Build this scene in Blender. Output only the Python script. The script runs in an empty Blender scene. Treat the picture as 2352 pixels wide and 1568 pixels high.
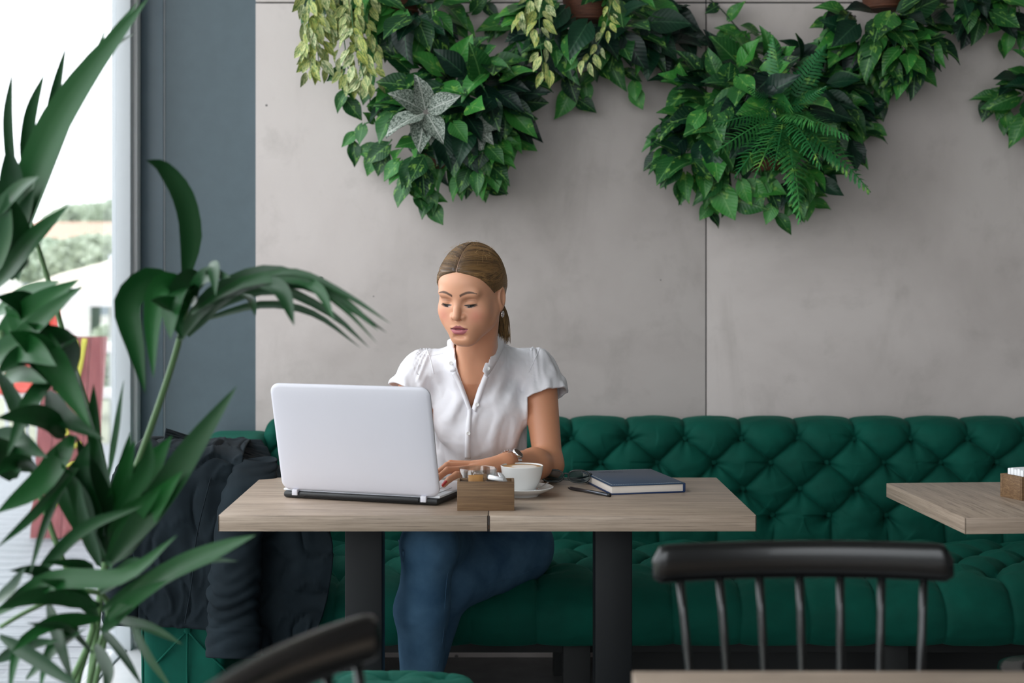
import bpy, bmesh, math, random
import numpy as np
from mathutils import Vector, Matrix, Quaternion
from mathutils.bvhtree import BVHTree

# ------------------------------------------------------------------ camera, sky, exposure
FPX, VPX, VPY, CAMZ = 3411.0, 1142.0, 617.0, 1.30      # focal length and vanishing point in px of the 2352x1568 photo
scene = bpy.context.scene
COL = scene.collection
cam_data = bpy.data.cameras.new('camera'); cam = bpy.data.objects.new('camera', cam_data); COL.objects.link(cam)
cam.location = (0, 0, CAMZ); cam.rotation_euler = (math.radians(90), 0, 0)
cam_data.sensor_width = 36.0; cam_data.lens = FPX / 2352 * 36
cam_data.shift_x = (1176 - VPX) / 2352; cam_data.shift_y = -(784 - VPY) / 2352
cam_data.clip_start = 0.05; cam_data.clip_end = 400
cam_data.dof.use_dof = True; cam_data.dof.focus_distance = 3.72; cam_data.dof.aperture_fstop = 2.9
scene.camera = cam
world = bpy.data.worlds.new('overcast_sky'); scene.world = world; world.use_nodes = True
bg = world.node_tree.nodes['Background']
bg.inputs[0].default_value = (0.97, 0.98, 1.0, 1); bg.inputs[1].default_value = 3.0
def portal(name, loc, rot, sx, sy):
    l = bpy.data.lights.new(name, 'AREA'); l.shape = 'RECTANGLE'; l.size = sx; l.size_y = sy
    l.cycles.is_portal = True
    o = bpy.data.objects.new(name, l); o.location = loc; o.rotation_euler = rot; COL.objects.link(o); return o
portal('window_portal', (-1.26, 0.5, 1.7), (0, math.radians(-90), 0), 3.3, 9.0)
portal('facade_portal', (0.7, -4.05, 2.1), (math.radians(90), 0, 0), 3.8, 2.4)
vs = scene.view_settings
vs.view_transform = 'Standard'; vs.look = 'None'; vs.gamma = 1.0; vs.use_curve_mapping = False; vs.exposure = 0.42

# ------------------------------------------------------------------ helpers
R = random.Random(7); NR = np.random.RandomState(5)
def W(px, py, d): return Vector(((px - VPX) * d / FPX, d, CAMZ - (py - VPY) * d / FPX))
def lin(c):
    out = []
    for v in c:
        v = v / 255.0
        out.append(v / 12.92 if v <= 0.04045 else ((v + 0.055) / 1.055) ** 2.4)
    return (*out, 1.0)
class NT:
    """small node-tree builder"""
    def __init__(s, name):
        s.m = bpy.data.materials.new(name); s.m.use_nodes = True; s.t = s.m.node_tree; s.n = s.t.nodes
        s.b = s.n['Principled BSDF']; s.out = s.n['Material Output']
    def new(s, typ, **kw):
        n = s.n.new(typ)
        for k, v in kw.items():
            if k.startswith('i_'): n.inputs[k[2:].replace('_', ' ')].default_value = v
            else: setattr(n, k, v)
        return n
    def link(s, a, b): s.t.links.new(a, b)
    def coord(s, out='Object', scale=(1, 1, 1), rot=(0, 0, 0)):
        c = s.new('ShaderNodeTexCoord'); mp = s.new('ShaderNodeMapping'); s.link(c.outputs[out], mp.inputs[0])
        mp.inputs['Scale'].default_value = scale; mp.inputs['Rotation'].default_value = rot; return mp.outputs[0]
    def noise(s, vec, scale, detail=4, rough=0.6, dist=0.0):
        n = s.new('ShaderNodeTexNoise'); s.link(vec, n.inputs['Vector'])
        n.inputs['Scale'].default_value = scale; n.inputs['Detail'].default_value = detail
        n.inputs['Roughness'].default_value = rough; n.inputs['Distortion'].default_value = dist; return n.outputs['Fac']
    def ramp(s, fac, stops):
        r = s.new('ShaderNodeValToRGB'); s.link(fac, r.inputs[0]); e = r.color_ramp.elements
        while len(e) < len(stops): e.new(0.5)
        for el, (p, c) in zip(e, stops): el.position = p; el.color = c if len(c) == 4 else (*c, 1)
        return r.outputs[0]
    def mix(s, fac, a, b, mode='MIX'):
        m = s.new('ShaderNodeMix', data_type='RGBA', blend_type=mode)
        for sock, v in ((m.inputs[0], fac), (m.inputs[6], a), (m.inputs[7], b)):
            if hasattr(v, 'is_linked'): s.link(v, sock)
            else: sock.default_value = v
        return m.outputs[2]
    def bump(s, h, strength=0.3, dist=0.002):
        b = s.new('ShaderNodeBump'); s.link(h, b.inputs['Height'])
        b.inputs['Strength'].default_value = strength; b.inputs['Distance'].default_value = dist
        s.link(b.outputs[0], s.b.inputs['Normal'])
    def set(s, **kw):
        for k, v in kw.items():
            sock = s.b.inputs[k.replace('_', ' ')]
            if hasattr(v, 'is_linked'): s.link(v, sock)
            else: sock.default_value = v
        return s.m
def plain(name, rgb, rough=0.5, metal=0.0, noise=0.0, **kw):
    t = NT(name); c = lin(rgb)
    if noise:
        f = t.noise(t.coord(), 14, 5)
        t.set(Base_Color=t.ramp(f, [(0.3, tuple(x * (1 - noise) for x in c[:3])), (0.7, tuple(min(1, x * (1 + noise)) for x in c[:3]))]))
    else: t.set(Base_Color=c)
    return t.set(Roughness=rough, Metallic=metal, **kw)

def link_obj(name, mesh, parent=None, mat=None):
    o = bpy.data.objects.new(name, mesh); COL.objects.link(o)
    if mat is not None and not mesh.materials: mesh.materials.append(mat)
    if parent is not None: o.parent = parent
    return o
def mesh_np(name, V, F, smooth=True):
    V = np.asarray(V, dtype=np.float32); F = np.asarray(F, dtype=np.int32)
    me = bpy.data.meshes.new(name); k = F.shape[1]
    me.vertices.add(len(V)); me.vertices.foreach_set('co', V.ravel())
    me.loops.add(F.size); me.loops.foreach_set('vertex_index', F.ravel())
    me.polygons.add(len(F)); me.polygons.foreach_set('loop_start', np.arange(0, F.size, k, dtype=np.int32))
    me.update(calc_edges=True); me.validate()
    me.polygons.foreach_set('use_smooth', np.full(len(me.polygons), smooth)); return me
def grid_faces(nu, nv, closed_u=False):
    i, j = np.meshgrid(np.arange(nu if closed_u else nu - 1), np.arange(nv - 1), indexing='ij')
    i2 = (i + 1) % nu
    return np.stack([i * nv + j, i2 * nv + j, i2 * nv + j + 1, i * nv + j + 1], -1).reshape(-1, 4)
def grid_mesh(name, P, closed_u=False, smooth=True):
    nu, nv = P.shape[:2]; return mesh_np(name, P.reshape(-1, 3), grid_faces(nu, nv, closed_u), smooth)
def bm_mesh(name, bm, smooth=False, angle=None):
    me = bpy.data.meshes.new(name); bm.normal_update(); bm.to_mesh(me); bm.free()
    if smooth:
        me.polygons.foreach_set('use_smooth', [True] * len(me.polygons))
        if angle is not None: me.set_sharp_from_angle(angle=math.radians(angle))
    return me
def box_bm(bm, x0, x1, y0, y1, z0, z1, bev=0.0, seg=2, M=None):
    vs_ = [bm.verts.new((x, y, z)) for x in (x0, x1) for y in (y0, y1) for z in (z0, z1)]
    fs = [bm.faces.new([vs_[i] for i in q]) for q in ((0, 1, 3, 2), (4, 6, 7, 5), (0, 4, 5, 1), (2, 3, 7, 6), (0, 2, 6, 4), (1, 5, 7, 3))]
    if bev > 0:
        ed = list({e for f in fs for e in f.edges})
        r = bmesh.ops.bevel(bm, geom=ed, offset=bev, segments=seg, affect='EDGES', profile=0.5)
        vs_ = list({v for f in r['faces'] for v in f.verts} | {v for v in vs_ if v.is_valid})
    if M is not None: bmesh.ops.transform(bm, matrix=M, verts=[v for v in vs_ if v.is_valid])
def box(name, x0, x1, y0, y1, z0, z1, mat, parent=None, bev=0.003, M=None):
    bm = bmesh.new(); box_bm(bm, x0, x1, y0, y1, z0, z1, bev, 2, M)
    return link_obj(name, bm_mesh(name, bm, True, 40), parent, mat)
def lathe(name, prof, mat, parent=None, seg=40, loc=(0, 0, 0)):
    a = np.linspace(0, 2 * np.pi, seg, endpoint=False); pr = np.array(prof, float)
    P = np.stack([np.cos(a)[:, None] * pr[None, :, 0], np.sin(a)[:, None] * pr[None, :, 0], np.broadcast_to(pr[None, :, 1], (seg, len(pr)))], -1)
    P = P + np.array(loc); me = grid_mesh(name, P, True); 
    bm = bmesh.new(); bm.from_mesh(me); bmesh.ops.remove_doubles(bm, verts=bm.verts, dist=1e-6)
    bmesh.ops.recalc_face_normals(bm, faces=bm.faces); bm.to_mesh(me); bm.free()
    me.polygons.foreach_set('use_smooth', [True] * len(me.polygons)); me.set_sharp_from_angle(angle=math.radians(45))
    return link_obj(name, me, parent, mat)
def catmull(pts, n):
    pts = np.asarray(pts, float); P = np.vstack([2 * pts[0] - pts[1], pts, 2 * pts[-1] - pts[-2]])
    m = len(pts) - 1; t = np.linspace(0, m, n); i = np.minimum(t.astype(int), m - 1); f = (t - i)[:, None]
    a, b, c, d = P[i], P[i + 1], P[i + 2], P[i + 3]
    return 0.5 * (2 * b + (c - a) * f + (2 * a - 5 * b + 4 * c - d) * f ** 2 + (3 * b - a - 3 * c + d) * f ** 3)
def tube_arrays(pts, rad, seg=8, caps=True):
    pts = np.asarray(pts, float); n = len(pts); rad = np.broadcast_to(np.asarray(rad, float), (n,))
    T = np.gradient(pts, axis=0); T /= np.linalg.norm(T, axis=1, keepdims=True) + 1e-12
    ref = np.array([0, 0, 1.0]) if abs(T[0, 2]) < 0.9 else np.array([1.0, 0, 0])
    N = np.zeros_like(T); v = ref - T[0] * ref.dot(T[0]); N[0] = v / np.linalg.norm(v)
    for i in range(1, n):
        v = N[i - 1] - T[i] * N[i - 1].dot(T[i]); N[i] = v / (np.linalg.norm(v) + 1e-12)
    B = np.cross(T, N); a = np.linspace(0, 2 * np.pi, seg, endpoint=False)
    ring = pts[:, None] + rad[:, None, None] * (np.cos(a)[None, :, None] * N[:, None] + np.sin(a)[None, :, None] * B[:, None])
    V = ring.reshape(-1, 3); i, j = np.meshgrid(np.arange(n - 1), np.arange(seg), indexing='ij'); j2 = (j + 1) % seg
    F = np.stack([i * seg + j, i * seg + j2, (i + 1) * seg + j2, (i + 1) * seg + j], -1).reshape(-1, 4)
    if caps:
        k = len(V); V = np.vstack([V, pts[0], pts[-1]]); jj = np.arange(seg); j2 = (jj + 1) % seg
        F = np.vstack([F, np.stack([np.full(seg, k), j2, jj, jj], -1), np.stack([np.full(seg, k + 1), (n - 1) * seg + jj, (n - 1) * seg + j2, (n - 1) * seg + j2], -1)])
    return V, F
def faces_mesh(name, V, F, smooth=True):
    fl = [tuple(dict.fromkeys(f)) for f in np.asarray(F).tolist()]
    me = bpy.data.meshes.new(name); me.from_pydata(np.asarray(V).tolist(), [], [f for f in fl if len(f) > 2]); me.update()
    me.polygons.foreach_set('use_smooth', [smooth] * len(me.polygons)); return me
def tube(name, pts, rad, mat, parent=None, seg=8, n=None):
    if n: 
        r = np.broadcast_to(np.asarray(rad, float), (len(pts),)); r = np.interp(np.linspace(0, 1, n), np.linspace(0, 1, len(pts)), r); pts = catmull(pts, n); rad = r
    return link_obj(name, faces_mesh(name, *tube_arrays(pts, rad, seg)), parent, mat)
def empty(name, loc=(0, 0, 0), rz=0.0):
    o = bpy.data.objects.new(name, None); o.empty_display_size = 0.1; COL.objects.link(o); o.location = loc; o.rotation_euler = (0, 0, rz); return o
def tag(o, label, cat, group=None, kind=None):
    o['label'] = label; o['category'] = cat
    if group: o['group'] = group
    if kind: o['kind'] = kind
    return o
def struct(o, label=None, cat=None):
    o['kind'] = 'structure'
    if label: o['label'] = label
    if cat: o['category'] = cat
    return o
def thick(o, t, offset=0.0):
    m = o.modifiers.new('thickness', 'SOLIDIFY'); m.thickness = t; m.offset = offset; return o
def fnoise(P, scale, seed, octaves=3):
    """smooth pseudo noise made of randomly turned sines, -1..1"""
    rs = np.random.RandomState(seed); P = np.asarray(P, float); out = 0; amp = 1; tot = 0
    for o in range(octaves):
        for k in range(4):
            v = rs.normal(size=P.shape[-1]); v /= np.linalg.norm(v)
            out = out + amp * np.sin(P @ v * scale * (1.7 ** o) * rs.uniform(0.7, 1.3) + rs.uniform(0, 6.28)); tot += amp * 0.6
        amp *= 0.55
    return out / tot
# ------------------------------------------------------------------ materials
def m_concrete():
    t = NT('concrete'); v = t.coord()
    big = t.noise(v, 1.1, 6, 0.62, 0.4); mid = t.noise(v, 6, 6, 0.65, 0.3)
    base = t.ramp(big, [(0.3, lin((180, 170, 166))), (0.5, lin((196, 186, 182))), (0.72, lin((204, 195, 191)))])
    base = t.mix(t.ramp(mid, [(0.56, (0, 0, 0)), (0.78, (0.32, 0.32, 0.32))]), base, lin((138, 131, 125)))
    smear = t.noise(t.coord(scale=(1, 1, 0.28), rot=(0, 0.5, 0)), 3.3, 5, 0.6, 0.8)
    base = t.mix(t.ramp(smear, [(0.56, (0, 0, 0)), (0.78, (0.4, 0.4, 0.4))]), base, lin((138, 130, 123)))
    vo = t.new('ShaderNodeTexVoronoi', feature='F1'); t.link(t.coord(), vo.inputs['Vector']); vo.inputs['Scale'].default_value = 7
    gate = t.noise(v, 14, 2)
    spk = t.new('ShaderNodeMath', operation='LESS_THAN'); t.link(vo.outputs['Distance'], spk.inputs[0]); 
    mu = t.new('ShaderNodeMapRange'); t.link(gate, mu.inputs[0]); mu.inputs[1].default_value = 0.34; mu.inputs[2].default_value = 0.7; mu.inputs[3].default_value = 0.0; mu.inputs[4].default_value = 0.055
    t.link(mu.outputs[0], spk.inputs[1])
    base = t.mix(spk.outputs[0], base, lin((104, 99, 96)))
    fine = t.noise(v, 60, 6, 0.7); t.bump(fine, 0.18, 0.003)
    return t.set(Base_Color=base, Roughness=0.72)
def m_wood(name, light, dark, axis='x', scale=1.0, rough=0.42):
    t = NT(name); sc = {'x': (1.6, 30, 110), 'y': (30, 1.6, 110)}[axis]
    v = t.coord(scale=tuple(s * scale for s in sc))
    a = t.noise(v, 1.6, 8, 0.65, 0.5); b = t.noise(v, 5.5, 4, 0.7)
    c = t.ramp(a, [(0.28, lin(dark)), (0.5, lin(tuple((x + y) / 2 for x, y in zip(light, dark)))), (0.68, lin(light))])
    c = t.mix(t.ramp(b, [(0.52, (0, 0, 0)), (0.68, (0.7, 0.7, 0.7))]), c, lin(tuple(x * 0.66 for x in dark)))
    t.bump(b, 0.12, 0.001)
    return t.set(Base_Color=c, Roughness=rough)
def m_velvet():
    t = NT('green_velvet'); v = t.coord(); n = t.noise(v, 7, 4); f = t.noise(v, 400, 2)
    c = t.ramp(n, [(0.3, lin((0, 66, 54))), (0.7, lin((0, 80, 66)))])
    t.bump(f, 0.08, 0.001)
    return t.set(Base_Color=c, Roughness=0.8, Sheen_Weight=0.10, Sheen_Roughness=0.4, Sheen_Tint=lin((90, 200, 170)), Specular_IOR_Level=0.2)
def m_leaf(name, dark, light, streak, thr=0.62, rough=0.42, scale=(2.4, 1.1, 2.4), rib=None):
    t = NT(name); v = t.coord('Object', scale=scale); oi = t.new('ShaderNodeObjectInfo')
    add = t.new('ShaderNodeVectorMath', operation='ADD'); t.link(v, add.inputs[0])
    sc = t.new('ShaderNodeVectorMath', operation='SCALE'); t.link(oi.outputs['Random'], sc.inputs[0]); 
    cb = t.new('ShaderNodeCombineXYZ')
    for i in range(3): t.link(oi.outputs['Random'], cb.inputs[i])
    t.link(cb.outputs[0], sc.inputs[0]); sc.inputs['Scale'].default_value = 37.0
    t.link(sc.outputs[0], add.inputs[1])
    n = t.noise(add.outputs[0], 3.0, 4, 0.6, 0.6)
    pw = t.new('ShaderNodeMath', operation='POWER'); t.link(oi.outputs['Random'], pw.inputs[0]); pw.inputs[1].default_value = 1.4
    base = t.mix(pw.outputs[0], lin(dark), lin(light))
    base = t.mix(t.ramp(n, [(thr, (0, 0, 0)), (thr + 0.08, (0.85, 0.85, 0.85))]), base, lin(streak))
    if rib:
        tc = t.new('ShaderNodeTexCoord'); sx = t.new('ShaderNodeSeparateXYZ'); t.link(tc.outputs['Object'], sx.inputs[0])
        ab = t.new('ShaderNodeMath', operation='ABSOLUTE'); t.link(sx.outputs[0], ab.inputs[0])
        mr = t.new('ShaderNodeMapRange'); t.link(ab.outputs[0], mr.inputs[0]); mr.inputs[1].default_value = 0.008; mr.inputs[2].default_value = 0.022; mr.inputs[3].default_value = 0.6; mr.inputs[4].default_value = 0.0
        ma = t.new('ShaderNodeMath', operation='MULTIPLY_ADD'); t.link(ab.outputs[0], ma.inputs[0]); ma.inputs[1].default_value = -0.9; t.link(sx.outputs[1], ma.inputs[2])
        sn = t.new('ShaderNodeMath', operation='MULTIPLY'); t.link(ma.outputs[0], sn.inputs[0]); sn.inputs[1].default_value = 50.0
        si = t.new('ShaderNodeMath', operation='SINE'); t.link(sn.outputs[0], si.inputs[0])
        vr = t.new('ShaderNodeMapRange'); t.link(si.outputs[0], vr.inputs[0]); vr.inputs[1].default_value = 0.8; vr.inputs[2].default_value = 1.0; vr.inputs[3].default_value = 0.0; vr.inputs[4].default_value = 0.13
        mx = t.new('ShaderNodeMath', operation='MAXIMUM'); t.link(mr.outputs[0], mx.inputs[0]); t.link(vr.outputs[0], mx.inputs[1])
        base = t.mix(mx.outputs[0], base, lin(rib)); t.bump(si.outputs[0], 0.10, 0.004)
    return t.set(Base_Color=base, Roughness=rough, Specular_IOR_Level=0.4)
M = {}
M['concrete'] = m_concrete()
M['floor'] = plain('floor_concrete', (128, 128, 128), 0.45, noise=0.18)
M['column'] = plain('column_paint', (76, 92, 100), 0.45, noise=0.06)
M['ceiling'] = plain('ceiling_paint', (190, 190, 188), 0.9)
M['wall_dim'] = plain('side_wall_paint', (150, 148, 146), 0.9)
M['alu'] = plain('window_frame_grey', (196, 200, 204), 0.35)
M['gasket'] = plain('gasket_dark', (40, 62, 68), 0.6)
M['white_ledge'] = plain('white_ledge', (214, 214, 216), 0.3, noise=0.04)
M['table'] = m_wood('grey_oak', (184, 164, 146), (142, 124, 108), 'x')
M['table_y'] = m_wood('grey_oak_turned', (180, 162, 145), (140, 123, 108), 'y')
M['crate'] = m_wood('brown_crate_wood', (138, 108, 76), (92, 66, 42), 'x', 1.4, 0.6)
M['black_metal'] = plain('black_powder_coat', (12, 16, 19), 0.55, Specular_IOR_Level=0.3)
M['black_paint'] = plain('black_chair_lacquer', (9, 10, 11), 0.24, Coat_Weight=0.2)
M['velvet'] = m_velvet()
M['cover'] = plain('sofa_base_black', (20, 22, 22), 0.7)
M['lid'] = plain('laptop_white', (206, 204, 212), 0.32)
M['lap_black'] = plain('laptop_black', (16, 17, 19), 0.4)
M['key'] = plain('laptop_key', (220, 221, 226), 0.5)
M['screen'] = plain('laptop_screen', (12, 13, 16), 0.15)
M['ceramic'] = plain('white_ceramic', (232, 231, 229), 0.16)
M['paper'] = plain('paper_pages', (226, 216, 206), 0.8, noise=0.03)
M['white_paper'] = plain('white_paper', (240, 240, 242), 0.7)
M['book'] = plain('navy_leatherette', (42, 66, 92), 0.42, noise=0.05)
M['book_edge'] = plain('navy_edge', (16, 44, 84), 0.45)
M['thread'] = plain('pale_thread', (196, 204, 206), 0.7)
M['deboss'] = plain('debossed_navy', (24, 44, 70), 0.5)
M['silver'] = plain('silver_metal', (225, 225, 228), 0.18, 1.0)
M['dark_steel'] = plain('dark_steel', (96, 98, 104), 0.35, 1.0)
M['coat'] = None
M['basket'] = m_wood('basket_wicker', (110, 64, 40), (66, 34, 20), 'x', 2.0, 0.7)
M['stem'] = plain('green_stem', (60, 110, 58), 0.5)
M['stem_dark'] = plain('dark_stem', (44, 62, 44), 0.6)
M['pothos'] = m_leaf('pothos_leaf', (8, 48, 30), (60, 136, 54), (128, 174, 76), 0.58, rib=(110, 160, 90))
M['pothos_dark'] = m_leaf('pothos_leaf_dark', (6, 32, 26), (14, 58, 36), (56, 104, 48), 0.64, rib=(60, 100, 70))
M['yellowleaf'] = m_leaf('variegated_leaf', (190, 192, 100), (220, 222, 176), (78, 122, 62), 0.47, scale=(6, 1.2, 6), rib=(96, 136, 74))
M['fern'] = m_leaf('fern_frond', (34, 104, 56), (76, 150, 76), (140, 186, 84), 0.58)
M['silverleaf'] = m_leaf('silver_leaf', (144, 154, 142), (166, 174, 164), (30, 56, 42), 0.45, 0.5, scale=(11, 7, 11), rib=(206, 208, 200))
M['palm'] = m_leaf('palm_leaflet', (8, 52, 20), (18, 80, 30), (50, 110, 50), 0.74, 0.45, scale=(8, 2, 8))
M['palm_stem'] = plain('palm_stem', (90, 122, 78), 0.5)
M['lit_strip'] = plain('column_paint_lit', (96, 112, 122), 0.4, noise=0.04)  # column blue with window light put into the tone
M['denim'] = None
def m_cloth(name, a, b, bump_scale, rough=0.85, **kw):
    t = NT(name); v = t.coord(); n = t.noise(v, 9, 5, 0.6); f = t.noise(v, bump_scale, 3)
    t.bump(f, 0.15, 0.001); t.set(Specular_IOR_Level=0.15); return t.set(Base_Color=t.ramp(n, [(0.3, lin(a)), (0.7, lin(b))]), Roughness=rough, **kw)
M['coat'] = m_cloth('charcoal_cotton', (17, 25, 30), (26, 36, 42), 300)
M['denim'] = m_cloth('blue_denim', (46, 76, 102), (76, 108, 134), 500)
M['blouse'] = m_cloth('white_cotton', (226, 224, 229), (234, 232, 236), 500, 0.8)
M['blouse_trim'] = m_cloth('white_cotton_trim', (230, 229, 234), (240, 239, 243), 500, 0.8)
M['shoe'] = plain('black_shoe', (24, 24, 26), 0.4)
M['pot'] = plain('grey_planter', (120, 118, 114), 0.6)
M['soil'] = plain('soil', (50, 38, 30), 0.95)
M['red_board'] = None
def m_attr(name, rough, **kw):
    t = NT(name); a = t.new('ShaderNodeAttribute', attribute_name='Col'); return t.set(Base_Color=a.outputs['Color'], Roughness=rough, **kw)
M['skin'] = m_attr('skin', 0.46, Subsurface_Weight=0.12, Subsurface_Scale=0.01, Subsurface_Radius=(1.0, 0.35, 0.2))
M['hair'] = m_attr('hair', 0.42, Specular_IOR_Level=0.5)
def m_glass(name, tint=(1, 1, 1, 1), refl=0.06):
    t = NT(name); t.n.remove(t.b); tr = t.new('ShaderNodeBsdfTransparent'); tr.inputs[0].default_value = tint
    gl = t.new('ShaderNodeBsdfGlossy'); gl.inputs['Roughness'].default_value = 0.02
    lw = t.new('ShaderNodeLayerWeight'); pw = t.new('ShaderNodeMath', operation='POWER'); t.link(lw.outputs['Facing'], pw.inputs[0]); pw.inputs[1].default_value = 5.0
    lw.inputs[0].default_value = 0.5; ma = t.new('ShaderNodeMath', operation='MULTIPLY_ADD'); t.link(pw.outputs[0], ma.inputs[0]); ma.inputs[1].default_value = 0.7; ma.inputs[2].default_value = refl * 0.6
    mx = t.new('ShaderNodeMixShader'); t.link(ma.outputs[0], mx.inputs[0]); t.link(tr.outputs[0], mx.inputs[1]); t.link(gl.outputs[0], mx.inputs[2]); t.link(mx.outputs[0], t.out.inputs[0]); return t.m
M['pane'] = m_glass('window_glass', (0.95, 0.97, 0.98, 1))
M['lens'] = m_glass('spectacle_lens', (0.62, 0.70, 0.72, 1))
M['tumbler'] = m_glass('tumbler_glass', (0.92, 0.94, 0.94, 1), 0.22)
M['glassware'] = NT('clear_glass').set(Base_Color=(1, 1, 1, 1), Roughness=0.0, IOR=1.45, Transmission_Weight=1.0)
def m_coffee():
    t = NT('latte_foam'); v = t.coord('Object'); g = t.new('ShaderNodeTexGradient', gradient_type='SPHERICAL')
    mp = t.new('ShaderNodeMapping'); t.link(v, mp.inputs[0]); mp.inputs['Location'].default_value = (-0.1, 0.15, 0); mp.inputs['Scale'].default_value = (20, 20, 0)
    t.link(mp.outputs[0], g.inputs[0])
    return t.set(Base_Color=t.ramp(g.outputs['Fac'], [(0.02, lin((150, 112, 62))), (0.25, lin((176, 134, 88))), (0.36, lin((198, 164, 124))), (0.44, lin((232, 224, 216)))]), Roughness=0.5)
M['coffee'] = m_coffee()
def m_redboard():
    t = NT('glare_paled_red'); v = t.coord(scale=(14, 14, 0.8)); n = t.noise(v, 2.5, 6, 0.65)  # red paled to imitate glass glare washing over the board
    return t.set(Base_Color=t.ramp(n, [(0.35, lin((128, 58, 60))), (0.6, lin((146, 78, 78))), (0.75, lin((172, 126, 124)))]), Roughness=0.6)
M['red_board'] = m_redboard()
M['yellow_paint'] = plain('yellow_paint', (196, 190, 70), 0.6)
M['deck'] = m_wood('deck_grey', (150, 152, 156), (118, 120, 126), 'x', 0.6, 0.7)
M['grass'] = plain('lawn', (150, 152, 132), 0.9, noise=0.2)
M['hedge'] = m_leaf('hazed_hedge_leaf', (168, 182, 160), (190, 198, 178), (200, 206, 184), 0.6)  # greens paled to imitate glare and haze on the glass
M['facade_white'] = plain('white_facade', (226, 224, 222), 0.8)
M['roof'] = plain('pale_roof_tiles', (196, 160, 140), 0.8)
M['canvas'] = plain('cream_canvas', (222, 212, 196), 0.8)
M['far_glass'] = plain('dark_window', (120, 132, 140), 0.2)
M['red_plastic'] = plain('red_plastic', (190, 60, 44), 0.4)
M['lemon'] = plain('lemon', (230, 200, 70), 0.4)
M['tortoise'] = m_wood('tortoiseshell_frame', (70, 78, 76), (14, 18, 20), 'x', 3.0, 0.2)
M['kraft'] = plain('kraft_paper', (170, 122, 66), 0.6, noise=0.1)
# ------------------------------------------------------------------ the room
WALLY = 4.97
struct(box('floor', -1.30, 6.0, -4.0, 5.3, -0.10, 0.0, M['floor'], None, 0), 'grey polished concrete floor', 'floor')
struct(box('ceiling', -1.30, 6.1, -4.1, 5.4, 3.4, 3.5, M['ceiling'], None, 0), 'pale painted ceiling above the room', 'ceiling')
struct(box('wall_right', 6.0, 6.1, -4.1, 5.4, -0.1, 3.4, M['wall_dim'], None, 0), 'plain grey side wall', 'wall')
wb = struct(box('wall_back', -0.80, 6.0, WALLY + 0.02, WALLY + 0.2, -0.1, 3.4, M['gasket'], None, 0), 'bare concrete wall of large cast panels with plants on it', 'wall')
# cast concrete panels with open joints: seam at x=1622 px, horizontal joint near the top of the frame
SEAMX = W(1622, 700, WALLY).x; SEAMZ = W(1700, 6, WALLY).z
xl = W(587, 700, WALLY).x
for (a, b) in ((xl, SEAMX - 0.002), (SEAMX + 0.002, SEAMX + 2.4), (SEAMX + 2.404, 6.0)):
    for (c, d_) in ((-0.0, SEAMZ - 0.0025), (SEAMZ + 0.0025, 3.4)):
        box('concrete_panel', a, b, WALLY, WALLY + 0.02, c, d_, M['concrete'], wb, 0.0015)
# painted column between wall and window
bm = bmesh.new()
cx0 = W(378, 700, 5.0).x; 
outl = [(xl + 0.01, 5.0), (cx0, 5.0), (-1.235, 5.0), (-1.235, 5.3), (xl + 0.01, 5.3)]
lo = [bm.verts.new((x, y, -0.1)) for x, y in outl]; hi = [bm.verts.new((x, y, 3.4)) for x, y in outl]
for i in range(5): bm.faces.new([lo[i], lo[(i + 1) % 5], hi[(i + 1) % 5], hi[i]])
bm.faces.new(hi); bm.faces.new(lo[::-1]); bmesh.ops.recalc_face_normals(bm, faces=bm.faces)
colm = struct(link_obj('wall_corner', bm_mesh('wall_corner', bm), None, M['column']), 'blue-grey painted corner column beside the window', 'wall')
struct(box('column_lit_strip', -1.206, cx0 - 0.002, 4.988, 5.0, 0.0, 3.4, M['lit_strip'], None, 0.001), 'paler grey-blue strip added on the column, standing in for its brighter lit side', 'trim')  # added board; paler colour imitates the column side catching more light
box('corner_bead', cx0 - 0.002, cx0 + 0.0015, 4.996, 5.002, 0.0, 3.4, M['alu'], colm, 0.0008)
# glazed left wall
win = empty('window_1', (-1.235, 0.5, 0)); struct(win, 'floor-to-ceiling window with pale grey frame on the left', 'window')
def wpart(name, x0, x1, y0, y1, z0, z1, m, bev=0.003):
    o = box(name, x0, x1, y0, y1, z0, z1, m, None, bev); o.parent = win; o.matrix_parent_inverse = Matrix.Translation(win.location).inverted(); return o
wpart('glass_pane', -1.250, -1.246, -3.95, 4.86, 0.06, 3.36, M['pane'], 0)
wpart('frame_jamb', -1.262, -1.200, 4.86, 4.90, 0.0, 3.4, M['alu'])
wpart('frame_stop', -1.262, -1.189, 4.908, 4.955, 0.0, 3.4, M['white_ledge'])
wpart('gasket', -1.262, -1.204, 4.899, 4.909, 0.0, 3.4, M['gasket'], 0)
wpart('gasket', -1.262, -1.196, 4.955, 4.999, 0.0, 3.4, M['gasket'], 0)
wpart('frame_sill', -1.29, -1.215, -4.0, 4.86, 0.0, 0.056, M['alu'])
wpart('frame_head', -1.29, -1.215, -4.0, 4.86, 3.34, 3.4, M['alu'])
for y in (2.1, -0.6, -3.2): wpart('mullion', -1.29, -1.225, y - 0.03, y + 0.03, 0.05, 3.36, M['alu'])
struct(box('trim_1', -1.213, -0.965, 3.0, 4.99, 0.0, 0.05, M['white_ledge'], None, 0.004), 'low white ledge running along the window foot', 'trim')
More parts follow.
